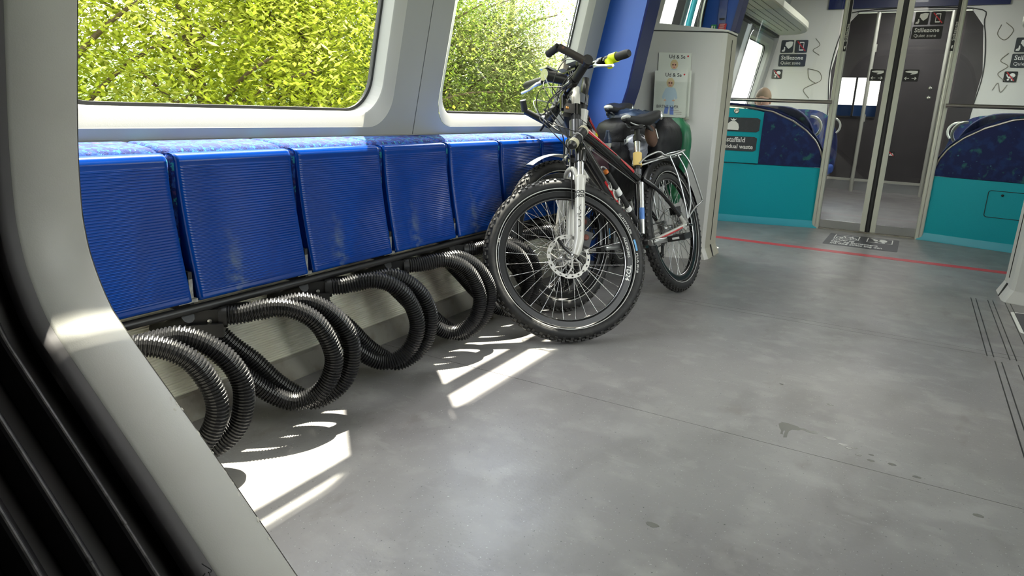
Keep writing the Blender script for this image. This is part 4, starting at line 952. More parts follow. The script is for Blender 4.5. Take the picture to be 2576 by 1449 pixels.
# ------------------------------------------------------------------ bicycles
R_, WB, HA = .3472, 1.0714, 1.21126
a_ = Vector((-cos(HA), 0, sin(HA))); f_ = Vector((sin(HA), 0, cos(HA))); HUB = Vector((WB, 0, R_)); AX0 = HUB-f_*.042
BB = Vector((.4235, 0, R_-.035))
def crown(t, y=0, f=0): return AX0+a_*t+f_*f+Vector((0, y, 0))
def bicycle(label, mw, steer, second):
    T = thing('bicycle', label, 'bicycle', mw=mw)
    SR = Matrix.Rotation(steer, 3, a_)
    def st(p): return AX0 + SR @ (Vector(p)-AX0)
    def P(g, name, m, parent=T, s=False, label=None, kind=None):
        if s: g.xf(st)
        ORG[parent.name] = (0, 0, 0); o = build(g, name, m, parent, label, kind); ORG[o.name] = (0, 0, 0); return o
    def wheel(c, name, s):
        w = .027; rr = R_-w-.003; g = G(); n = 72; L = []
        for i in range(n):
            a = 2*pi*i/n; L.append([c+Vector(((rr+(w*.92)*cos(v))*cos(a), w*sin(v), (rr+(w*.92)*cos(v))*sin(a))) for v in [2*pi*k/14 for k in range(14)]])
        L.append(L[0]); g.loft(L, True, False, True)
        tire = P(g, name, M_tire, s=s)
        g = G(); N = 64
        for i in range(N):
            for (v0, hw, hl, ht, sh) in ((0.0, .0065, .0085, .0045, 0), (.34, .0055, .0075, .0045, .5), (-.34, .0055, .0075, .0045, .5), (.78, .005, .0065, .004, 0), (-.78, .005, .0065, .004, 0)):
                a = 2*pi*(i+sh)/N; er = Vector((cos(a), 0, sin(a))); et = Vector((-sin(a), 0, cos(a))); ey = Vector((0, 1, 0))
                nrm = er*cos(v0)+ey*sin(v0); tn = ey*cos(v0)-er*sin(v0)
                g.obox(c+er*rr+nrm*(w*.93+.001), (et, tn, nrm), (hl*(1.0 if i % 2 else .8), hw, ht))
        P(g, 'tread', M_tread, tire, s, kind='stuff')
        g = G()   # reflective ring and rim
        for sy in (-1, 1):
            ring = []
            for (q, y) in ((.296, .0235), (.2995, .0245)): ring.append([c+Vector((q*cos(2*pi*i/n), sy*y, q*sin(2*pi*i/n))) for i in range(n)])
            g.loft(ring, True, False, True)
        P(g, 'reflective_ring', M_refl, tire, s)
        g = G(); L = []
        for (q, y) in ((.288, .0145), (.288, -.0145), (.266, -.0140), (.256, -.007), (.256, .007), (.266, .0140), (.288, .0145)): L.append([c+Vector((q*cos(2*pi*i/n), y, q*sin(2*pi*i/n))) for i in range(n)])
        g.loft(L, True, False, False); rim = P(g, 'rim', M_rim, tire, s)
        g = G()
        for sy in (-1, 1):
            for (qa, qb) in ((.2570, .2585), (.2868, .2885)):
                g.loft([[c+Vector((q*cos(2*pi*i/n), sy*y, q*sin(2*pi*i/n))) for i in range(n)] for q, y in ((qa, .0078 if qa < .27 else .0140), (qb, .0092 if qa < .27 else .0150))], True, False, True)
        P(g, 'rim_edge', M_alu, tire, s)
        ey = Vector((0, 1, 0))
        P(G().lathe(c, ey, [(-.052, .0005), (-.052, .008), (-.038, .009), (-.036, .024), (-.030, .024), (-.028, .014), (.028, .014), (.030, .024), (.036, .024), (.038, .009), (.052, .008), (.052, .0005)], 20), 'hub', M_alu if not second else M_rim, tire, s)
        for i in range(32):
            a = 2*pi*i/32; side = 1 if i % 2 else -1; k = 1 if (i//2) % 2 else -1
            ha = a + k*.9*1.0; p0 = c+Vector((.023*cos(ha), side*.033, .023*sin(ha))); p1 = c+Vector((.258*cos(a), side*.003, .258*sin(a)))
            g = G().tube([p0, p1], .0012, 5); g.tube([p1, p1+(p0-p1).normalized()*.013], .0024, 5); P(g, 'spoke', M_spoke, tire, s)
        # disc rotor on the left (+y)
        g = G(); m2 = 60; yv = .040
        def rp_(q, a, y): return c+Vector((q*cos(a), y, q*sin(a)))
        for y0, y1 in ((yv-.001, yv+.001),):
            ou = [.0925-(.003 if (i % 10) < 2 else 0) for i in range(m2)]
            inn = [.076-(.003 if (i % 10) > 6 else 0) for i in range(m2)]
            for i in range(m2):
                j = (i+1) % m2; a0, a1 = 2*pi*i/m2, 2*pi*j/m2 if j else 2*pi
                hole = i % 3 == 1
                segs = ((inn[i], .0815), (.0872, ou[i])) if hole else ((inn[i], ou[i]),)
                for (qa, qb) in segs:
                    g.add([rp_(qa, a0, y0), rp_(qb, a0, y0), rp_(qb, a1, y0), rp_(qa, a1, y0), rp_(qa, a0, y1), rp_(qb, a0, y1), rp_(qb, a1, y1), rp_(qa, a1, y1)], [(0, 1, 2, 3), (7, 6, 5, 4), (0, 4, 5, 1), (2, 6, 7, 3), (1, 5, 6, 2), (0, 3, 7, 4)], False)
        for i in range(8):
            a = 2*pi*i/8; g.tube([rp_(.020, a-.3, yv), rp_(.048, a+.05, yv), rp_(.077, a+.42, yv)], [.0050, .0040, .0044], 6); g.tube([rp_(.048, a+.05, yv), rp_(.030, a+.62, yv)], .0034, 6)
        g.lathe(c+ey*yv, ey, [(-.001, .016), (-.001, .026), (.001, .026), (.001, .016), (-.001, .016)], 24, smooth=False)
        P(g, 'disc_rotor', M_rotor, tire, s)
        return tire
    def arc_text(c, txt, q, a0, size, y, m, parent, s, name, flip=1, k=1.0):
        """text running along the circle on the left (+y) side"""
        def fn(p):
            a = a0 + flip*p[0]*k/q; qq = q+p[1]
            v = c+Vector((qq*cos(a)*1, y+p[2], qq*sin(a)))
            return st(v) if s else v
        textmesh(txt, size, fn, name, m, parent, .0003, bold=.0004)
        ORG[parent.name] = (0, 0, 0)
    C0 = Vector((0, 0, R_))
    rw = wheel(C0, 'rear_wheel', False); fwh = wheel(HUB, 'front_wheel', True)
    # ---- frame
    g = G(); ht, hb = crown(.615), crown(.495)
    sct = Vector((.302, 0, .653)); g.tube([hb, hb+(ht-hb)*.25, ht-(ht-hb)*.2, ht], [.031, .0285, .0285, .030], 20)
    hd = P(g, 'head_tube', M_bgry if not second else M_bwht)
    g = G(); p0, p1 = crown(.585), Vector((.312, 0, .625))
    d = (p1-p0); g.tube([p0+d*(i/8)+Vector((0, 0, .006*sin(pi*i/8))) for i in range(9)], [.030, .030, .028, .0265, .025, .0235, .022, .0205, .019], 18)
    P(g, 'top_tube', M_bike)
    g = G(); q0, q1 = crown(.525), BB+Vector((.005, 0, .01)); d2 = q1-q0
    g.tube([q0+d2*(i/8) for i in range(9)], [.031, .033, .033, .032, .031, .030, .030, .030, .031], 18); P(g, 'down_tube', M_bike)
    P(G().tube([BB, sct], .0165, 16).tube([BB-Vector((0, .038, 0)), BB+Vector((0, .038, 0))], .024, 18), 'seat_tube', M_bike)
    for sy in (-1, 1):
        top = sct+Vector((-.005, sy*.018, -.03)); dr_ = Vector((-.01, sy*.068, R_+.004))
        pts = bez([top, top.lerp(dr_, .35)+Vector((0, sy*.018, .012)), top.lerp(dr_, .78)+Vector((0, sy*.008, .010)), dr_], 5); n = len(pts)
        P(G().tube(pts[:int(n*.78)], .0105, 12), 'seat_stay', M_bike); P(G().tube(pts[int(n*.78)-1:], [.0105+.003*i/(n-int(n*.78)+1) for i in range(n-int(n*.78)+1)], 12), 'stay_end', M_bwht)
        cpts = bez([BB+Vector((-.02, sy*.030, 0)), Vector((.30, sy*.045, R_-.028)), Vector((.12, sy*.062, R_-.012)), Vector((.02, sy*.068, R_-.002)), dr_], 5)
        P(G().tube(cpts, .0115, 12), 'chain_stay', M_bwht)
        red = [p+Vector((0, sy*.009, -.002)) for p in cpts[3:14]]; P(G().tube(red, .0055, 8), 'red_stripe', M_bred)
        P(G().prism(circ(0, R_, .026, 12), lambda p: (p[0], sy*.066, p[1]), lambda p: (p[0], sy*.074, p[1])), 'dropout', M_bwht)
    # coloured stripes along the tubes, left side
    u = d.normalized(); nup = Vector((0, 0, 1))-u*u.z; nup.normalize()
    def stripe(p, q, r, dirv, w, m, name):
        n = 10; L = []
        for i in range(n+1):
            c = p.lerp(q, i/n); t = (q-p).normalized(); s_ = dirv-t*dirv.dot(t); s_.normalize(); bn = t.cross(s_)
            L.append([c+s_*cos(a)*r+bn*sin(a)*r for a in (-w, -w/2, 0, w/2, w)])
        P(G().loft(L, False, False, True), name, m)
    yv = Vector((0, 1, 0))
    def taper(p, q, ra, rb, dirv, wa, wb_, m, name):
        n = 12; L = []
        for i in range(n+1):
            k = i/n; c = p.lerp(q, k)+Vector((0, 0, 0)); t = (q-p).normalized(); s_ = dirv-t*dirv.dot(t); s_.normalize(); bn = t.cross(s_); rr_ = ra+(rb-ra)*k; w = wa+(wb_-wa)*k
            L.append([c+s_*cos(a)*rr_+bn*sin(a)*rr_ for a in (-w, -w*.6, -w*.2, w*.2, w*.6, w)])
        P(G().loft(L, False, False, True), name, m)
    bow = Vector((0, 0, .004))
    taper(p0+d*.05+bow*.5, p0+d*.56+bow, .0325, .0262, (yv*.97+nup*.22), .50, .10, M_bred, 'red_decal'); taper(p0+d*.03, p0+d*.97, .0328, .0215, (yv*.72+nup*.70), .10, .10, M_bwht, 'white_pinstripe')
    taper(p0+d*.62+bow, p0+d*.86+bow*.5, .0256, .0236, (yv*1.0+nup*.12), .15, .50, M_bred, 'red_decal')
    u2_ = d2.normalized(); n2 = Vector((0, 0, 1))-u2_*u2_.z; n2.normalize()
    stripe(q0+d2*.04, q0+d2*.42, .0338, (yv*.45+n2*.9), .16, M_bwht, 'white_pinstripe')
    stripe(q0+d2*.36, q0+d2*.90, .0325, (yv*.90-n2*.45), .16, M_bred, 'red_decal')
    bn_ = yv
    def dt(p):
        c = q0+d2*(.40)+u2_*p[0]; return c + n2*(p[1]-.018)*.9 + yv*(math.sqrt(max(.0322**2-((p[1]-.018)*.9)**2, 0))+.0006+p[2])
    textmesh('SCOTT', .062, lambda p: dt((p[0]*1.35, p[1], p[2])), 'frame_lettering', M_bwht, T, .0003, bold=.001)
    # ---- fork
    P(G().tube([crown(.455), crown(.495)], .026, 16), 'fork_crown', M_bike, s=True)
    for sy in (-1, 1):
        y = sy*.062
        P(G().tube([crown(.455, y*.3), crown(.475, y*.7), crown(.470, y*.95), crown(.445, y), crown(.405, y)], [.022, .024, .024, .024, .0235], 14), 'crown_arm', M_bike, s=True)
        P(G().tube([crown(.33, y), crown(.41, y)], .016, 16), 'stanchion', M_chrome, s=True)
        lowr = P(G().tube([crown(.0, y, .022), crown(.03, y, .012), crown(.07, y, .004), crown(.30, y), crown(.325, y), crown(.342, y), crown(.345, y)], [.016, .020, .0205, .0215, .0245, .0245, .019], 18), 'fork_leg', M_bwht, s=True)
        P(G().prism(circ(HUB.x, HUB.z, .016, 12), lambda p: (p[0], y-.006, p[1]), lambda p: (p[0], y+.006, p[1])), 'fork_dropout', M_bwht, s=True)
        if sy > 0:
            def ft(p, z0, sc=1): 
                v = AX0+a_*(z0+p[1])+f_*(0)+Vector((0, 0, 0)); th = p[0]/.0225-.55
                return st(AX0+a_*(z0+p[1])+Vector((0, y, 0))+(yv*cos(th)+f_*(-sin(th)) )*(.0222+p[2]))
            # camera sees the outer (left) side
            textmesh('ROCK', .019, lambda p: ft((p[0]*.95-.021, p[1], p[2]), .262), 'fork_lettering', M_black, T, .0003, bold=.0006)
            textmesh('SHOX', .019, lambda p: ft((p[0]*.95-.021, p[1], p[2]), .245), 'fork_lettering', M_black, T, .0003, bold=.0006)
            textmesh('TORA', .032, lambda p: ft((.010-p[1]*.9, p[0]*1.5, p[2]), .085), 'fork_lettering', M_black, T, .0003, bold=-.0004)
    P(G().tube(bez([crown(.335, -.062, .012), crown(.375, -.052, .028), crown(.385, 0, .034), crown(.375, .052, .028), crown(.335, .062, .012)], 6), .0105, 12), 'fork_arch', M_bwht, s=True)
    # quick release on the left, caliper behind the leg
    c = HUB+Vector((0, .070, 0)); g = G().lathe(c-yv*.012, yv, [(0, .011), (.012, .012), (.016, .008), (.018, .0005)], 16); P(g, 'axle_cap', M_alu, s=True)
    P(G().tube([c+yv*.008, c+Vector((.022, .012, .035)), c+Vector((.034, .010, .075))], [.006, .007, .006], 8), 'quick_release', M_bike, s=True)
    g = G().obox(HUB+Vector((-.088, .045, .045)), ((.8, 0, .6), yv, (-.6, 0, .8)), (.022, .024, .032)); P(g, 'brake_caliper', M_rail, s=True)
    P(G().lathe(HUB+Vector((-.088, .068, .050)), yv, [(0, .013), (.004, .013), (.006, .009), (.007, .0005)], 14, smooth=False), 'caliper_knob', mat('anodised_red', (.11, .035, .025), .5, .5), s=True)
    c = C0+Vector((0, .076, 0)); P(G().lathe(c-yv*.006, yv, [(0, .010), (.010, .011), (.014, .0005)], 14), 'axle_cap', M_alu)
    P(G().tube([c+yv*.008, c+Vector((-.025, .012, .0)), c+Vector((-.055, .010, -.008))], [.006, .007, .006], 8), 'quick_release', M_bike)
    P(G().obox(C0+Vector((.03, .045, .085)), ((1, 0, 0), yv, (0, 0, 1)), (.028, .02, .020)), 'brake_caliper', M_rail)
    # ---- headset, stem, bar
    P(G().tube([crown(.615), crown(.640)], .022, 16), 'headset', M_rail, s=True)
    P(G().tube([crown(.640), crown(.690)], .0235, 16).obox(crown(.665, 0, .03), (f_, yv, a_), (.03, .020, .022)), 'stem_clamp', M_bike, s=True)
    P(G().tube([crown(.690), crown(.742), crown(.744), crown(.775)], [.0185, .0185, .0165, .0165], 16), 'stem_riser', M_bwht if not second else M_rail, s=True)
    hb_h, hb_f, hw = (.735, .045, .29) if not second else (.780, .090, .325)
    P(G().tube([crown(.665, 0, .055), crown(hb_h-.01, 0, hb_f+.012)], [.018, .016], 14).tube([crown(hb_h, -.03, hb_f), crown(hb_h, .03, hb_f)], .0215, 14), 'stem', M_bike, s=True)
    if not second: P(G().ell(st(crown(.665, .0195, .045)), (.008, .008, .008), 10, 8), 'stem_bolt', mat('copper_bolt', (.55, .25, .08), .3, .8))
    P(G().tube([crown(hb_h, -hw, hb_f), crown(hb_h, hw, hb_f)], .0135, 14), 'handlebar', M_bike, s=True)
    for sy in (-1, 1):
        gl = .14 if not second else .125
        P(G().tube([crown(hb_h, sy*(hw-gl), hb_f), crown(hb_h, sy*(hw-.01), hb_f), crown(hb_h, sy*(hw+.004), hb_f)], [.0185, .0190, .0150], 16), 'grip', M_grip, s=True)
        if not second:
            P(G().tube([crown(hb_h, sy*(hw-.012), hb_f), crown(hb_h, sy*(hw+.014), hb_f)], .0215, 14), 'bar_end_clamp', M_rail, s=True)
            b0 = [crown(hb_h, sy*hw, hb_f+.01), crown(hb_h+.022, sy*hw, hb_f+.06), crown(hb_h+.046, sy*(hw-.002), hb_f+.118)]
            P(G().tube(b0, [.0155, .0150, .0155], 14), 'bar_end', M_grip2 if sy > 0 else M_rail, s=True)
            P(G().tube([b0[-1], crown(hb_h+.040, sy*(hw-.055), hb_f+.145) if sy > 0 else crown(hb_h+.085, sy*(hw-.03), hb_f+.135)], [.0158, .0150], 14), 'bar_end_tip', M_grip, s=True)
        # brake lever
        yb = sy*(hw-gl-.03)
        P(G().tube([crown(hb_h, yb-.014, hb_f), crown(hb_h, yb+.014, hb_f)], .0195, 12).tube([crown(hb_h-.006, yb, hb_f+.012), crown(hb_h-.028, yb+sy*.004, hb_f+.034), crown(hb_h-.040, yb+sy*.012, hb_f+.044)], [.014, .012, .009], 10), 'lever_mount', M_rail, s=True)
        P(G().tube(bez([crown(hb_h-.034, yb, hb_f+.040), crown(hb_h-.046, yb+sy*.03, hb_f+.052), crown(hb_h-.056, yb+sy*.08, hb_f+.046), crown(hb_h-.066, yb+sy*.120, hb_f+.052)], 5), [.0085]*5+[.0070]*5+[.0060]*6, 8), 'brake_lever', M_alu if second else M_rail, s=True)
        P(G().tube(bez([crown(hb_h-.012, yb-sy*.01, hb_f+.03), crown(hb_h-.05, yb*.6, hb_f+.075), crown(.66, yb*.15, hb_f+.085), crown(.56, sy*.02, .055), crown(.44, .045 if sy > 0 else -.04, .040), crown(.20, .052 if sy > 0 else -.05, .030) if sy > 0 else crown(.42, -.03, .02)], 8), .0026, 6), 'brake_hose', M_rub, s=True)
        P(G().tube(bez([st(crown(hb_h-.010, yb*.8, hb_f+.02)), st(crown(hb_h-.09, yb*.5, hb_f+.10)), st(crown(.58, yb*.1, hb_f+.075)), crown(.50, sy*.035, .02), q0+d2*.15+Vector((0, sy*.02, -.035)), q0+d2*.5+Vector((0, sy*.012, -.034)), BB+Vector((.02, 0, -.02))], 8), .0024, 6), 'gear_cable', M_rub)
        P(G().tube(bez([st(crown(hb_h-.006, yb*.7, hb_f+.02)), st(crown(hb_h-.02, yb*.4, hb_f+.13)), st(crown(.62, 0, hb_f+.11)), crown(.545, sy*.03, .03), p0+d*.12+Vector((0, sy*.026, -.024)), p0+d*.6+Vector((0, sy*.014, -.024)), p1+Vector((0, 0, -.03))], 8), .0022, 6), 'gear_cable', M_refl if sy < 0 else M_rub)
    # ---- cranks and drivetrain
    for sy in (1, -1):
        cc = BB+Vector((0, sy*.065, 0)); e = cc+Vector((-sy*.170, sy*.022, -.006 if sy > 0 else .02))
        P(G().tube([cc-Vector((-sy*.018, 0, 0)), cc, cc.lerp(e, .25), cc.lerp(e, .8), e, e+(e-cc).normalized()*.013], [.012, .0185, .0165, .0125, .0140, .009], 14), 'crank_arm', M_alu)
        P(G().lathe(cc+yv*sy*.008, yv*sy, [(0, .013), (.010, .013), (.010, .008), (.004, .0075), (.004, .0005)], 14), 'crank_bolt', M_rail)
        pc = e+Vector((0, sy*.050, 0)); g = G().tube([e, e+Vector((0, sy*.02, 0))], .008, 10)
        for x_ in (-.040, .040): g.obox(pc+Vector((x_, 0, 0)), ((1, 0, 0), yv, (0, 0, 1)), (.007, .044, .014))
        g.obox(pc, ((1, 0, 0), yv, (0, 0, 1)), (.046, .006, .013)); g.obox(pc+Vector((0, .038, 0)), ((1, 0, 0), yv, (0, 0, 1)), (.046, .006, .013)); g.obox(pc-Vector((0, .038, 0)), ((1, 0, 0), yv, (0, 0, 1)), (.046, .006, .013)); g.tube([pc-yv*.04, pc+yv*.04], .011, 10)
        P(g, 'pedal', M_rail); P(G().obox(pc+Vector((.048, 0, 0)), ((1, 0, 0), yv, (0, 0, 1)), (.001, .018, .005)).obox(pc+Vector((-.048, 0, 0)), ((1, 0, 0), yv, (0, 0, 1)), (.001, .018, .005)), 'pedal_reflector', M_white)
    g = G(); cr = BB+Vector((0, -.048, 0))
    for (q, y) in ((.088, -.0), (.070, .008), (.050, .016)):
        Lo = [[cr+Vector((rq*cos(2*pi*i/88), y+dy, rq*sin(2*pi*i/88))) for i in range(88) for rq in [(q_ if q_ < q-.01 else q+(.003 if i % 2 else -.002))]] for q_, dy in ((q-.016, 0), (q, 0), (q, .002), (q-.016, .002), (q-.016, 0))]
        g.loft(Lo, True, False, False)
    for i in range(4): a = pi/4+i*pi/2; g.tube([cr, cr+Vector((.075*cos(a), 0, .075*sin(a)))], .007, 6)
    P(g, 'chainrings', M_rail)
    cs_ = C0+Vector((0, -.045, 0)); g = G()
    for q in (.045, .038, .031): g.lathe(cs_+yv*(.045-q)*.6, yv, [(0, q-.01), (0, q), (.002, q), (.002, q-.01)], 30, smooth=False)
    P(g, 'cassette', M_steel)
    P(G().tube([cs_+Vector((0, 0, .040)), cr+Vector((0, 0, .070))], .0035, 5).tube([cs_+Vector((.0, 0, -.075)), cr+Vector((0, 0, -.070))], .0035, 5), 'chain', M_rail)
    P(G().tube([cs_+Vector((.0, -.02, -.02)), cs_+Vector((.01, -.02, -.07)), cs_+Vector((.045, -.018, -.135))], .009, 8).lathe(cs_+Vector((.045, -.02, -.135)), yv, [(-.004, .001), (-.004, .018), (.004, .018), (.004, .001)], 12).lathe(cs_+Vector((.01, -.02, -.075)), yv, [(-.004, .001), (-.004, .018), (.004, .018), (.004, .001)], 12), 'derailleur', M_rail)
    # ---- seatpost and saddle
    top = Vector((.215, 0, .880)); sp = sct
    P(G().tube([sct+(top-sct)*-.02, top], .0142, 16), 'seatpost', M_rail if not second else M_alu)
    P(G().tube([sct-(top-sct)*.04, sct+(top-sct)*.08], .0195, 16), 'seat_clamp', M_bgry)
    g = G(); xs_ = [(.338, .010, .930, .006), (.330, .020, .937, .012), (.305, .026, .940, .015), (.26, .030, .937, .017), (.21, .040, .934, .020), (.16, .058, .936, .025), (.11, .072, .944, .030), (.07, .078, .948, .027), (.045, .070, .946, .020), (.035, .045, .942, .010)]
    L = []
    for (x, hwd, zt, th) in xs_:
        sec = []
        for k in range(16):
            a = 2*pi*k/16; yy = hwd*cos(a); zz = sin(a)
            sec.append((x, yy, zt + .014*max(0, min(1, (.2-x)/.12)) - (th*2.3*(1-zz)/2 if zz < 0 else th*.5*(1-zz)) - .012*(abs(yy)/.078)**2*0 - .006*(1-min(1, abs(yy)/.02))*(1 if zz > .9 else 0)))
        L.append([Vector(q) for q in sec])
    g.loft(L, True, True, True); P(g, 'saddle', M_grip)
    P(G().ell((.320, 0, .932), (.022, .025, .0130), 14, 10), 'saddle_nose_patch', M_refl if not second else M_bwht)
    for sy in (1, -1):
        P(G().ell((.052, sy*.066, .930), (.012, .012, .024), 10, 8), 'saddle_wing', M_alu)
        P(G().tube(bez([Vector((.31, sy*.012, .905)), Vector((.26, sy*.022, .890)), Vector((.16, sy*.022, .890)), Vector((.08, sy*.035, .915))], 5), .0038, 8), 'saddle_rail', M_alu)
    P(G().obox(top+Vector((0, 0, .004)), ((1, 0, 0), yv, (0, 0, 1)), (.024, .026, .009)), 'saddle_clamp', M_rail)
    # ---- rear rack
    if not second or True:
        mR = M_alu; zr = .722
        for sy in (1, -1):
            P(G().tube(bez([Vector((.300, sy*.018, .700)), Vector((.24, sy*.035, .728)), Vector((.13, sy*.055, .745)), Vector((.07, sy*.062, .722)), Vector((-.05, sy*.062, .723)), Vector((-.20, sy*.060, .742)), Vector((-.225, sy*.035, .746)), Vector((-.23, 0, .746))], 6), .0052, 8), 'rack_rail', mR)
            P(G().tube(bez([Vector((.02, sy*.062, .722)), Vector((-.01, sy*.078, .60)), Vector((-.02, sy*.085, .44)), Vector((-.02, sy*.082, .38))], 5), .0050, 8), 'rack_strut', mR)
            P(G().tube(bez([Vector((-.09, sy*.062, .722)), Vector((-.125, sy*.080, .62)), Vector((-.09, sy*.090, .47)), Vector((-.02, sy*.085, .38))], 5), .0050, 8), 'rack_strut', mR)
            P(G().tube(bez([Vector((-.16, sy*.062, .735)), Vector((-.19, sy*.085, .66)), Vector((-.25, sy*.092, .48)), Vector((-.24, sy*.092, .45)), Vector((-.13, sy*.092, .425)), Vector((-.02, sy*.085, .38))], 6), .0048, 8), 'rack_loop', mR)
        g = G()
        for x_ in (.04, -.06, -.15): g.tube([Vector((x_, -.062, .720)), Vector((x_, .062, .720))], .0042, 7)
        g.obox((-.06, 0, .716), ((1, 0, 0), yv, (0, 0, 1)), (.11, .022, .0015)); P(g, 'rack_deck', mR)
        P(G().tube([Vector((.290, .012, .690)), Vector((.12, .040, .708)), Vector((.0, .052, .716))], .0048, 8), 'rack_brace', mR)
        g = G(); L = []
        for i in range(22):
            a = math.radians(38+i*6.2); e_ = Vector((cos(a), 0, sin(a))); L.append([C0+e_*(.372-.006*(1-abs(k)/2.0*0)-.004*abs(k)**1.5)+yv*(k*.0125) for k in (-2, -1, 0, 1, 2)])
        g.loft(L, False, False, True); P(g, 'mudguard', M_rail if not second else M_rub)
        P(G().tube([Vector((.26, 0, .585)), Vector((.20, .004, .615)), Vector((.11, .006, .665))], [.004, .016, .006], 10), 'mudguard_blade', M_silv)
    # rim and tyre lettering on the left faces
    cF = HUB
    arc_text(cF, 'SCHWALBE', .3025, math.radians(158), .0155, .0255, M_refl, fwh, True, 'tyre_lettering', 1, 1.25)
    arc_text(cF, 'PLUS MTB', .3025, math.radians(193), .0155, .0255, M_refl, fwh, True, 'tyre_lettering', 1, 1.25)
    g = G()
    for i in range(6):
        a0 = math.radians(182+i*1.5); a1 = a0+math.radians(1.6); g.add([cF+Vector((q*cos(a), .0262, q*sin(a))) for q, a in ((.303, a0), (.3135, a0), (.3135, a1), (.303, a1))], [(0, 1, 2, 3)], False)
    P(g, 'blue_tyre_mark', mat('light_blue_print', (.10, .33, .62), .5), fwh, True)
    if not second:
        arc_text(cF, 'ALEXRIMS', .2680, math.radians(177), .0155, .0146, M_refl, fwh, True, 'rim_lettering', 1, 1.3)
        arc_text(cF, 'TD24', .2630, math.radians(203), .028, .0146, M_white, fwh, True, 'rim_lettering', 1, 1.0)
    return T, P, st

B1 = Matrix(((-0.9960139711553367, -0.08547028800931138, 0.02551468461457704), (0.08919736130276484, -0.954395956703103, 0.28490733329521856), (0.0, 0.28604752698874025, 0.9582154310506724)))
def mw_(B, C, s): return Matrix.Translation(C) @ (B.to_4x4()) @ Matrix.Scale(s, 4)
bk1, P1, st1 = bicycle('front bicycle, black and red with white fork and flat bar, nearest the aisle', mw_(B1, (3.891, 1.0533, 0), 1.0878), -.7035, False)
B2 = Matrix(((-0.9897347771988936, 0.1426504936383643, -0.00871248918434755), (-0.1429163069878885, -0.9878939465630298, 0.060336386542990915), (0.0, 0.06096217687101231, 0.9981400768384904)))
bk2, P2, st2 = bicycle('rear bicycle standing between the seats and the front bicycle', mw_(B2, (4.279, 1.611, 0), 1.1), -.466, True)

# extras on bicycle 1
sct = Vector((.302, 0, .653)); top = Vector((.215, 0, .880)); yv = Vector((0, 1, 0))
P1(G().tube([sct+(top-sct)*.16, sct+(top-sct)*.44], .0225, 18), 'amber_band', M_amber)
P1(G().tube([sct+(top-sct)*.70, sct+(top-sct)*.82], .0205, 16), 'strap', M_grip)
P1(G().tube([sct+(top-sct)*.45, sct+(top-sct)*.69], .0165, 16), 'post_sleeve', M_chrome)
P1(G().ell((.095, .015, .835), (.042, .030, .058), 14, 10), 'saddle_pouch', M_brown); P1(G().obox((.09, .046, .840), ((.2, 0, 1), yv, (1, 0, -.2)), (.026, .001, .004)), 'pouch_tab', M_white)
P1(G().tube([Vector((.14, .015, .90)), Vector((.115, .03, .86)), Vector((.10, .03, .81))], .010, 8), 'pouch_strap', M_grip)
dd0, dd1 = crown(.525), BB
for o_, r_, m_, n_, a0, a1 in ((.045, .0155, M_grip, 'pump', .36, .84), (.045, .0162, M_white, 'pump_band', .50, .56), (.045, .0162, M_white, 'pump_band', .68, .72)):
    n2_ = Vector((-.64, 0, .77)) if False else Vector((-.75, 0, .66)); P1(G().tube([dd0.lerp(dd1, a0)+n2_*o_+yv*.02, dd0.lerp(dd1, a1)+n2_*o_+yv*.02], r_, 14), n_, m_)
P1(G().lathe(dd0.lerp(dd1, .355)+Vector((-.75, 0, .66))*.045+yv*.02, (dd0-dd1), [(0, .012), (.012, .012), (.014, .0005)], 14), 'pump_tip', mat('orange_plastic', (.60, .16, .02), .4))
c = dd0.lerp(dd1, .5)+Vector((-.75, 0, .66))*.05
P1(G().tube(bez([dd0.lerp(dd1, .38)+Vector((-.75, 0, .66))*.04-yv*.02, dd0.lerp(dd1, .36)+Vector((-.75, 0, .66))*.10-yv*.02, dd0.lerp(dd1, .46)+Vector((-.75, 0, .66))*.125-yv*.02, dd0.lerp(dd1, .72)+Vector((-.75, 0, .66))*.105-yv*.02, dd0.lerp(dd1, .78)+Vector((-.75, 0, .66))*.05-yv*.02], 6), .0038, 8), 'bottle_cage', M_alu)
P1(G().tube([BB.lerp(sct, .14)+Vector((.014, .024, 0)), BB.lerp(sct, .86)+Vector((.014, .024, 0))], .0125, 12), 'frame_pump', M_alu)
P1(G().tube([BB.lerp(sct, .34)+Vector((.014, .024, 0)), BB.lerp(sct, .50)+Vector((.014, .024, 0))], .0130, 12), 'pump_label', mat('blue_label', (.10, .25, .65), .4))
# strapped black case with cream ends at the head tube
ca, cb = crown(.455, .040, .100), crown(.575, .045, -.005)
P1(G().tube([ca, ca.lerp(cb, .12), ca.lerp(cb, .88), cb], [.012, .022, .022, .013], 14), 'tool_case', M_rail)
for k0, k1 in ((.10, .24), (.80, .90)): P1(G().tube([ca.lerp(cb, k0), ca.lerp(cb, k1)], .0226, 12), 'case_patch', mat('cream_plastic', (.45, .42, .30), .5))
for k in (.38, .46, .54): P1(G().tube([ca.lerp(cb, k), ca.lerp(cb, k+.03)], .0231, 12), 'case_strap', M_refl if k == .46 else M_grip)
P1(G().lathe(st1(crown(.755, .225, .045)), (0, 0, 1), [(0, .024), (.012, .024), (.020, .016), (.023, .0005)], 16), 'bell', M_rail)
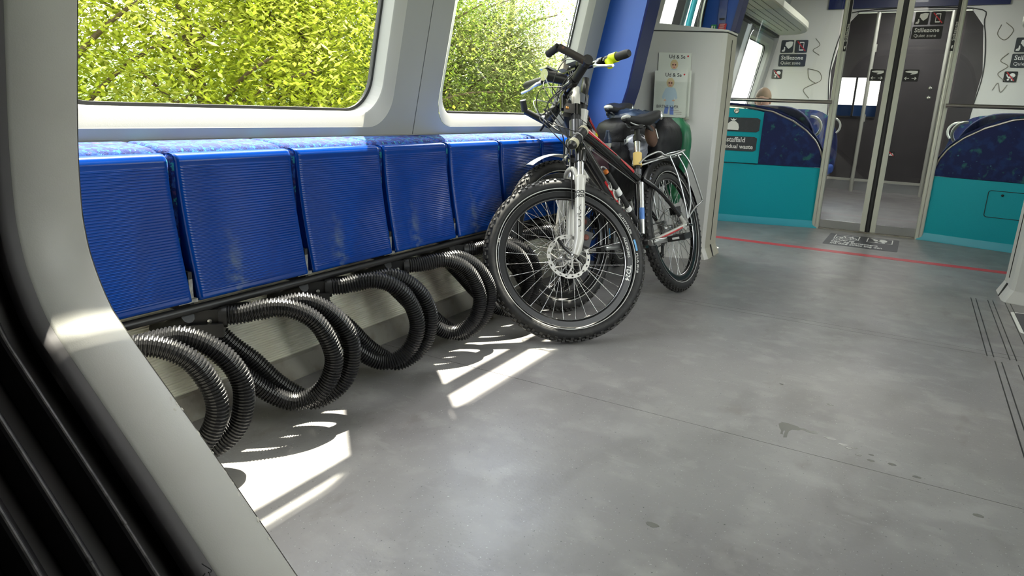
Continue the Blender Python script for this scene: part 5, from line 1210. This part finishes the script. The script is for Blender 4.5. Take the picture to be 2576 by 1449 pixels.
# extras on bicycle 2: light, computer, neon bands, mudguard
hb_h, hb_f = .78, .09
g = G().tube([crown(hb_h-.045, -.03, hb_f+.02), crown(hb_h-.060, -.045, hb_f+.135)], [.024, .030], 18); P2(g, 'head_lamp', M_rail, s=True)
P2(G().tube([crown(hb_h-.060, -.045, hb_f+.135), crown(hb_h-.061, -.0455, hb_f+.140)], .027, 18), 'lamp_lens', M_chrome, s=True)
P2(G().obox(crown(hb_h-.030, -.045, hb_f+.115), (f_, yv, a_), (.035, .025, .005)), 'lamp_hood', M_alu, s=True)
P2(G().obox(crown(hb_h+.032, .02, hb_f+.02), (f_, yv, a_), (.024, .030, .014)), 'bar_computer', mat('grey_plastic', (.33, .34, .35), .35), s=True)
P2(G().obox(crown(hb_h+.047, .02, hb_f+.02), (f_, yv, a_), (.017, .022, .001)), 'computer_screen', mat('lcd', (.45, .46, .46), .2), s=True)
P2(G().obox(crown(hb_h+.016, -.04, hb_f+.03), (f_, yv, a_), (.018, .020, .018)), 'small_lamp', mat('beige_plastic', (.50, .44, .36), .5), s=True)
P2(G().obox(crown(hb_h+.055, -.01, hb_f+.02), (f_, yv, a_), (.012, .055, .008)).ell(st2(crown(hb_h+.068, .07, hb_f+.02)), (.012, .012, .010), 10, 8), 'phone_mount', M_rail, s=False) if False else P2(G().obox(crown(hb_h+.058, -.01, hb_f+.01), (f_, yv, a_), (.012, .055, .008)), 'phone_mount', M_rail, s=True)
P2(G().tube([crown(hb_h, .225, hb_f), crown(hb_h, .262, hb_f)], .0225, 16), 'neon_band', M_yel, s=True)
P2(G().tube([crown(hb_h-.012, .225, hb_f+.01), crown(hb_h-.045, .240, hb_f+.012)], [.020, .014], 12), 'neon_tail', M_yel, s=True)
P2(G().ell(crown(hb_h-.02, -.09, hb_f+.04), (.012, .020, .010), 8, 6), 'neon_clip', M_yel, s=True)
p0, p1 = crown(.585), Vector((.312, 0, .625)); d = p1-p0
P2(G().tube([p0+d*.02, p0+d*.30], .0275, 16), 'white_sleeve', M_bwht); P2(G().tube([p0+d*.30, p0+d*.37], .0295, 16), 'neon_band', M_yel); P2(G().tube([p0+d*.37, p0+d*.55], .0262, 16), 'red_section', M_bred)
g = G(); L = []
for i in range(10):
    a = math.radians(66+i*4.5); e_ = Vector((cos(a), 0, sin(a))); L.append([HUB+e_*(.377-.003*abs(k)**1.5)+yv*(k*.014) for k in (-2, -1, 0, 1, 2)])
g.loft(L, False, False, True); P2(g, 'front_mudguard', M_bwht, s=True)
g = G(); L = []
for i in range(16): 
    a = 2*pi*i/16
c0 = crown(.56, .015, .10)
P2(G().ell(c0, (.022, .034, .075), 12, 10), 'bar_bag', M_bag, s=True)

# ------------------------------------------------------------------ bags on the rear bicycle
def soft_box(name, c, ax, h, m, parent, jit=.012, seed=1, n=9, k=.55):
    R = random.Random(seed); A = [Vector(a).normalized() for a in ax]; c = Vector(c); g = G(); L = []
    for j in range(n+1):
        v = -1+2*j/n; row = []
        sq = (1-abs(v)**4)**.5 if abs(v) < 1 else .0
        sq = max(sq, .35)
        for i in range(20):
            a = 2*pi*i/20; cx = math.copysign(abs(cos(a))**k, cos(a)); cy = math.copysign(abs(sin(a))**k, sin(a))
            j_ = Vector((R.uniform(-jit, jit), R.uniform(-jit, jit), R.uniform(-jit, jit)))
            row.append(c+A[0]*cx*h[0]*sq+A[1]*cy*h[1]*sq+A[2]*v*h[2]+j_)
        L.append(row)
    g.loft(L, True, True, True); return build(g, name, m, parent)
X3 = ((1, -.1, 0), (.1, 1, 0), (0, 0, 1))
t = thing('pannier_bag', 'black pannier with a green tarpaulin end hanging behind the saddles', 'bag', (4.42, 1.40, .50))
soft_box('bag_body', (4.34, 1.42, .76), X3, (.19, .095, .215), M_bag, t, .004, 3)
soft_box('green_end', (4.53, 1.385, .775), X3, (.055, .100, .200), M_bgreen, t, .004, 5)
soft_box('green_corner', (4.50, 1.36, .49), X3, (.05, .05, .07), M_bgreen, t, .006, 6)
t = thing('duffel_bag', 'crumpled black and navy rain-covered bag on the rear rack', 'bag', (4.15, 1.65, .85))
soft_box('duffel_body', (4.10, 1.55, .86), X3, (.24, .14, .115), M_bag, t, .006, 8)
soft_box('rain_cover', (4.17, 1.54, .965), X3, (.20, .12, .050), M_navy, t, .009, 9)
t = thing('rain_sack', 'silver grey crumpled rain sack behind the front bicycle frame', 'bag', (3.80, 1.42, .62))
soft_box('silver_fold', (3.83, 1.40, .80), X3, (.085, .05, .075), M_silv, t, .010, 12)
soft_box('sack_body', (3.78, 1.47, .66), X3, (.20, .08, .17), M_bag, t, .007, 13)
t = thing('frame_bag', 'small dark maroon bag strapped inside the rear bicycle frame', 'bag', (3.5, 1.5, .6))
soft_box('bag_shell', (3.52, 1.50, .68), X3, (.13, .04, .11), mat('dark_maroon', (.035, .010, .018), .5), t, .008, 15)
t = thing('drink_bottle', 'navy and white drink bottle on the rear bicycle', 'bottle', (3.62, 1.50, .80))
build(G().tube([(3.66, 1.50, .72), (3.655, 1.50, .73), (3.65, 1.50, .85), (3.645, 1.50, .875), (3.64, 1.50, .895)], [.014, .022, .022, .013, .010], 16), 'bottle_body', M_navy, t)
build(G().tube([(3.653, 1.50, .80), (3.65, 1.50, .83)], 0.0225, 16), 'bottle_band', M_bwht, t)

# ------------------------------------------------------------------ outside: ground, bank, trees
g = G(); N = 24; V_ = []; F_ = []
for i in range(N+1):
    for j in range(9):
        x = -30+i*4; y = 2.5+j*j*.9; z = -1.3+min(3.4, max(0, (y-3)*.34))+.15*sin(x*1.3+j)
        V_.append((x, y, z))
for i in range(N):
    for j in range(8): F_.append((i*9+j, (i+1)*9+j, (i+1)*9+j+1, i*9+j+1))
g.add(V_, F_, True); o = build(g, 'grass_bank', M_grass); o['kind'] = 'structure'
g = G(); g.add([(x, .6-y, z) for x, y, z in V_], [f[::-1] for f in F_], True); o = build(g, 'grass_bank', M_grass); o['kind'] = 'structure'  # unseen mirrored bank, added to cut light from the right-hand side
o = build(G().box((-60, -60, -1.4), (90, 2.6, -1.32)), 'trackbed', mat('ballast', (.20, .19, .17), .9, noise=[(40, .7, (.12, .11, .10), .4, .6)])); o['kind'] = 'structure'

def tree(x, y, zb, h, rad, nleaf, m, label, cat='tree', lsz=.06, seed=0, loose=False, grp='trees and bushes outside the windows'):
    R = random.Random(seed); t = thing('tree' if cat == 'tree' else 'bush', label, cat, (x, y, zb), grp)
    g = G(); cl = []
    tr = [Vector((x, y, zb)), Vector((x+R.uniform(-.1, .1), y, zb+h*.4)), Vector((x+R.uniform(-.2, .2), y+R.uniform(-.1, .1), zb+h*.8)), Vector((x+R.uniform(-.2, .2), y, zb+h))]
    tp = bez(tr, 5); g.tube(tp, [.055*(1-.8*i/len(tp))+.006 for i in range(len(tp))], 8)
    nb = 26 if loose else 22
    for i in range(nb):
        a = R.uniform(0, 2*pi); hh = R.uniform(.08, 1.0); s = tp[int(hh*(len(tp)-1))]; rr = rad*(.45+.75*(1-abs(hh-.4)))*R.uniform(.45, 1)
        e = s+Vector((cos(a)*rr, sin(a)*rr*.8, h*R.uniform(.05, .25))); mid = s.lerp(e, .5)+Vector((0, 0, .08))
        q = bez([s, mid, e], 4); g.tube(q, [.018*(1-.8*k/len(q))+.003 for k in range(len(q))], 6)
        for k in range(2, len(q)): cl.append((q[k], rad*(.20 if loose else .34)))
    for p in tp[4:]: cl.append((p, rad*.35))
    build(g, 'trunk_and_branches', M_bark, t)
    vs = []; fs = []
    for i in range(nleaf):
        c, s = cl[R.randrange(len(cl))]; p = c+Vector((R.gauss(0, s), R.gauss(0, s), R.gauss(0, s*.8)))
        a = R.uniform(0, 2*pi); ti = R.uniform(-.9, .9); u = Vector((cos(a), sin(a), ti)).normalized(); w = u.cross(Vector((R.uniform(-.5, .5), R.uniform(-.5, .5), 1))).normalized()
        L_ = lsz*R.uniform(.6, 1.3); k = len(vs)
        vs += [p-u*L_*.5, p+w*L_*.24, p+u*L_*.6, p-w*L_*.24]; fs.append((k, k+1, k+2, k+3))
    g = G(); g.add(vs, fs, False); build(g, 'foliage', m, t, kind='stuff')
i = 0
TR = [(2.3, 4.5, 3.6, 1.1, 20000, L_a, 'bright yellow green bush filling the left part of the first window', 'bush'),
      (3.3, 4.4, 3.3, 1.1, 20000, L_a, 'sunlit lime green bush in the middle of the first window', 'bush'),
      (4.9, 5.2, 3.8, 1.2, 20000, L_b, 'darker green tree at the top right of the first window', 'tree'),
      (4.4, 4.5, 2.6, 1.0, 18000, L_a, 'yellow green bush at the lower right of the first window', 'bush'),
      (6.1, 4.9, 3.2, 1.1, 18000, L_b, 'green bush showing at the left edge of the second window', 'bush'),
      (7.4, 5.2, 2.5, 1.1, 20000, L_c, 'olive hedge bush at the lower left of the second window', 'bush'),
      (9.2, 5.6, 3.6, 1.15, 8000, L_b, 'slender tree with loose leaves in the second window against the sky', 'tree'),
      (8.7, 5.4, 2.2, 1.1, 20000, L_c, 'low olive bush in the middle of the second window', 'bush'),
      (10.1, 5.7, 1.75, 1.0, 18000, L_b, 'low green bush at the bottom right of the second window', 'bush'),
      (11.6, 6.0, 1.6, 1.1, 16000, L_c, 'olive bush just left of the blue partition in the second window', 'bush'),
      (8.6, 7.4, 2.2, 1.6, 20000, L_c, 'farthest olive bush behind the low bushes of the second window', 'bush'),
      (17.0, 5.6, 2.1, 1.4, 9000, L_b, 'green bush seen low in the far compartment window', 'bush'),
      (22.0, 7.0, 2.2, 1.8, 9000, L_c, 'pale bush far beyond the compartment window', 'bush'),
      (2.6, 6.4, 4.2, 1.8, 16000, L_b, 'taller green tree behind the bushes of the first window', 'tree'),
      (5.6, 6.8, 3.8, 1.7, 16000, L_b, 'tall background tree between the two windows', 'tree')]
TR += [(1.5, -4.4, 3.6, 1.5, 6000, L_b, 'green bush outside the unseen right-hand windows, nearest the camera', 'bush'),  # out of view, added to block light from the right-hand side
       (4.2, -4.6, 3.6, 1.5, 6000, L_b, 'green bush outside the unseen right-hand windows, level with the bicycles', 'bush'),
       (7.5, -4.8, 3.6, 1.5, 6000, L_b, 'green bush outside the unseen right-hand windows, level with the glass door', 'bush')]
for i, (x, y, h, r, n, m, lab, cat) in enumerate(TR):
    zb = -1.3+min(3.4, max(0, ((y if y > 0 else .6-y)-3)*.34)); tree(x, y, zb, h, r, int(n*1.75), m, lab, cat, seed=100+i, loose=(i == 5), lsz=.050 if 0 < y < 5.3 else .048)
